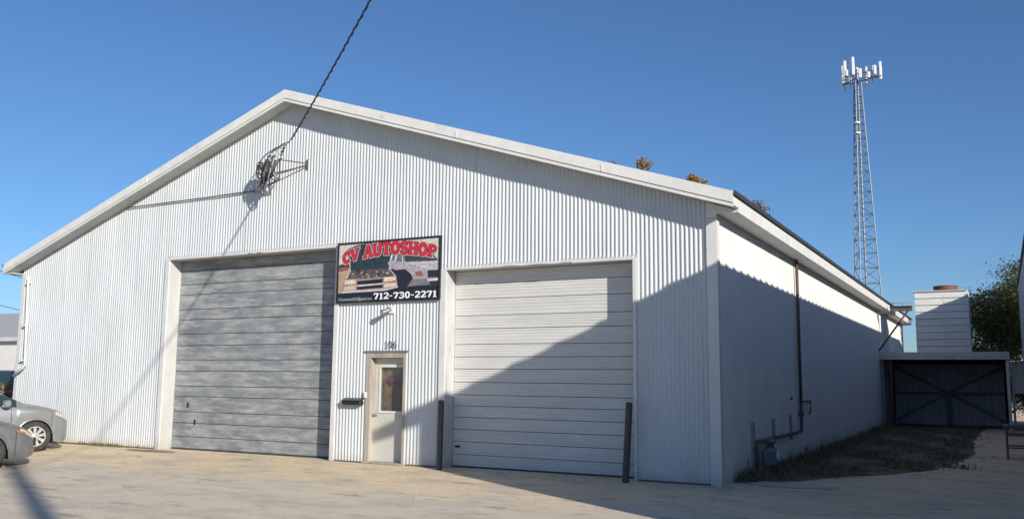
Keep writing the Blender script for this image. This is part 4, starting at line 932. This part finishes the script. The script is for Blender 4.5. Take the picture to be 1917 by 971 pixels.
    def skin(x0, x1, f0, f1, s, lift=.008):
        """patch lying on the body side between section fractions f0..f1"""
        mb = MB(); xx = np.linspace(x0, x1, 9); V2 = []
        for x in xx:
            i = min(range(n), key=lambda q: abs(xs[q]-x))
            k = i if xs[i] >= x or i == 0 else i-1; k = min(k, n-2); t = (xs[k]-x)/(xs[k]-xs[k+1]) if xs[k] != xs[k+1] else 0
            a = [np.array([x, *(np.array(secs[k][j])*(1-t)+np.array(secs[k+1][j])*t)]) for j in range(m_)]
            row = []
            for f in np.linspace(f0, f1, 6):
                j = min(int(f), m_-2); p = a[j]+(a[j+1]-a[j])*(f-j); row.append((p[0]+lift*.8, s*(p[1]+lift), p[2]+lift*.3))
            V2.append(row)
        for i in range(8):
            for j in range(5): mb.add([V2[i][j], V2[i+1][j], V2[i+1][j+1], V2[i][j+1]], [(0, 1, 2, 3)])
        return mb
    for s in (1, -1):
        skin(F-.03, F-.36, 3.1, 4.2, s).build('headlight', m_lamp, root, smooth=True, local=True)
        if S.get('marker'): skin(F-.26, F-.44, 2.95, 3.5, s, .012).build('side_marker', m_amber, root, smooth=True, local=True)
        skin(Rr+.28, Rr+.02, 2.6, 3.9, s).build('taillight', m_red, root, smooth=True, local=True)
        mx, mz = S['mir']; w = ip(mx, S['w']); mb = MB(); mb.bev(mx-.1, mx+.06, s*(w+.10)-.1, s*(w+.10)+.1, mz, mz+.16, .035); mb.build('mirror', paint, root, local=True)
        for dx in S['seams']: skin(dx, dx-.012, .6, 4.0, s, .003).build('door_seam', m_under, root, local=True)
        skin(F-.42, F-.43, .4, 3.1, s, .003).build('bumper_seam', m_under, root, local=True)
        skin(F-.34, S['ws'][0]+.04, 4.12, 4.17, s, .003).build('hood_seam', m_under, root, local=True)
        for dx in S['handles']: mb = MB(); w = ip(dx, S['w']); z = ip(dx, S['belt'])-.12; mb.bev(dx-.09, dx+.09, s*w-.02, s*w+.02, z-.015, z+.015, .008); mb.build('door_handle', paint, root, local=True)
    mb = MB(); w = ip(F, S['w']); zc_ = ip(F, S['low']); mb.bev(F-.05, F+.012, -.42, .42, zc_+.17, zc_+.30, .01); mb.build('grille', m_under, root, local=True)
    return root
van = dict(front=.76, rear=-4.05, wb=3.03, arch=.385, tr=.335, spokes=9, tumble=.73,
    top=[(-4.05, .8), (-4.0, 1.15), (-3.85, 1.62), (-3.5, 1.72), (-2.6, 1.76), (-1.9, 1.74), (-1.3, 1.62), (-.22, 1.06), (.1, 1.01), (.42, .93), (.58, .85), (.69, .75), (.76, .6)],
    belt=[(-4.05, .78), (-3.9, 1.08), (-2, 1.04), (-.22, .97), (.1, .94), (.42, .86), (.6, .78), (.71, .68), (.76, .58)],
    w=[(-4.05, .70), (-3.9, .86), (-3.4, .92), (0, .93), (.25, .90), (.42, .85), (.58, .76), (.69, .66), (.76, .52)],
    low=[(-4.05, .38), (-3.6, .25), (-.5, .21), (.4, .21), (.62, .20), (.76, .26)],
    win=[(-.42, -1.38), (-1.48, -2.6), (-2.7, -3.7)], ws=(-.26, -1.28), rw=(-3.86, -3.98), mir=(-.62, .98), seams=(-.5, -1.43, -2.62), handles=(-1.3, -2.4))
car1 = make_car('minivan', 'silver minivan with bright alloy wheels parked nose in at the white wall', van, m_silver, 'cars parked at the front wall')
HD = math.radians(70); fw = np.array([math.cos(HD), math.sin(HD)]); rt = np.array([fw[1], -fw[0]])
wc = np.array([-14.95, -1.72]); c = wc-rt*.86
car1.location = (c[0], c[1], gz(wc[1])-.002); car1.rotation_euler.z = HD
sedan = dict(front=.90, rear=-3.75, wb=2.7, arch=.355, tr=.315, spokes=7, tumble=.70, marker=True,
    top=[(-3.75, .62), (-3.68, .92), (-3.2, 1.02), (-2.85, 1.06), (-2.2, 1.38), (-1.7, 1.44), (-1.2, 1.40), (-.4, 1.0), (0, .93), (.4, .85), (.62, .77), (.76, .68), (.84, .58), (.90, .46)],
    belt=[(-3.75, .6), (-3.6, .9), (-2, .93), (-.4, .88), (0, .85), (.4, .77), (.65, .69), (.8, .58), (.90, .44)],
    w=[(-3.75, .6), (-3.6, .76), (-3.1, .86), (-1, .88), (0, .88), (.35, .84), (.58, .75), (.75, .62), (.84, .50), (.90, .36)],
    low=[(-3.75, .36), (-3.3, .24), (-.5, .18), (.4, .18), (.75, .19), (.90, .24)],
    win=[(-.55, -1.3), (-1.38, -2.5)], ws=(-.44, -1.16), rw=(-2.25, -2.8), mir=(-.7, .9), seams=(-.5, -1.36, -2.3), handles=(-1.22, -2.15))
car2 = make_car('sedan', 'darker grey sedan with an orange side marker parked beside the minivan', sedan, m_grey, 'cars parked at the front wall')
nose = np.array([-12.36, -3.52]); c = nose-fw*.80-rt*.55
car2.location = (c[0], c[1], gz(c[1])-.002); car2.rotation_euler.z = HD
suv = dict(van); suv['top'] = [(-4.05, 1.0), (-4.0, 1.5), (-3.9, 1.80), (-3.5, 1.86), (-1.6, 1.86), (-1.1, 1.74), (-.5, 1.16), (0, 1.12), (.6, 1.05), (.85, .92), (.93, .7)]
suv['w'] = [(-4.05, .86), (-3.9, .93), (0, .93), (.5, .88), (.8, .78), (.93, .6)]; suv['belt'] = [(-4.05, .9), (-3.9, 1.12), (0, 1.05), (.6, .98), (.85, .85), (.93, .66)]; suv['ws'] = (-.55, -1.05); suv['win'] = [(-.9, -1.6), (-1.7, -2.6), (-2.7, -3.7)]; suv['tumble'] = .84
car3 = make_car('suv', 'dark navy sport utility vehicle in the yard by the cream house', suv, m_navy)
qx = px(27, 700, 1, 8.)[0]; car3.location = (qx-4.05, 8.9, -.03); car3.rotation_euler.z = math.pi
# ------------------------------------------------------------------ yard beyond the left corner
hs_ = empty('cream_house', (-45, 15, 0), 'low cream house with a grey shingle roof beyond the workshop corner', 'house')
mb = MB(); mb.box(-58, -33.5, 12.3, 20.7, -.1, 3.25); mb.build('wall', m_cream, hs_)
mb = MB(); mb.prism([(12.1, 3.42), (16.5, 5.05), (20.9, 3.42), (20.9, 3.3), (16.5, 4.93), (12.1, 3.3)], 0, -58.4, -33.1); mb.prism([(12.3, 3.25), (20.7, 3.25), (20.7, 3.4), (16.5, 4.85), (12.3, 3.4)], 0, -57.9, -33.6); mb.build('roof', m_shingle, hs_)
mb = MB(); mb.box(-58.4, -33.1, 12.05, 12.095, 3.24, 3.43); mb.build('fascia', m_trim, hs_)
for xw in (-37.0, -41.5, -46):
    mb = MB(); mb.box(xw-.55, xw+.55, 12.26, 12.299, 1.1, 2.3); w_ = mb.build('window', m_trim, hs_)
    mb = MB(); mb.box(xw-.47, xw+.47, 12.25, 12.2595, 1.18, 2.22); mb.build('pane', m_glass, w_)
for k, (ya, yb, D) in enumerate(((507, 530, 40.), (571, 590, 40.))):
    a = px(-900, ya-160, 1, D); b_ = px(400, yb+90, 1, D); a2, b2 = px(0, ya, 1, D), px(60, yb-4, 1, D); d = (b2-a2)/np.linalg.norm(b2-a2)
    mb = MB(); mb.tube([a2-d*30+np.array([0, 0, 1.2]), a2-d*12+np.array([0, 0, .2]), a2, b2, b2+d*30+np.array([0, 0, 1.2])], .03, 5)
    tag(mb.build('overhead_line', m_cable, smooth=True), ('upper' if k == 0 else 'lower')+' thin overhead line in the sky beyond the cream house roof', 'cable', 'overhead lines')
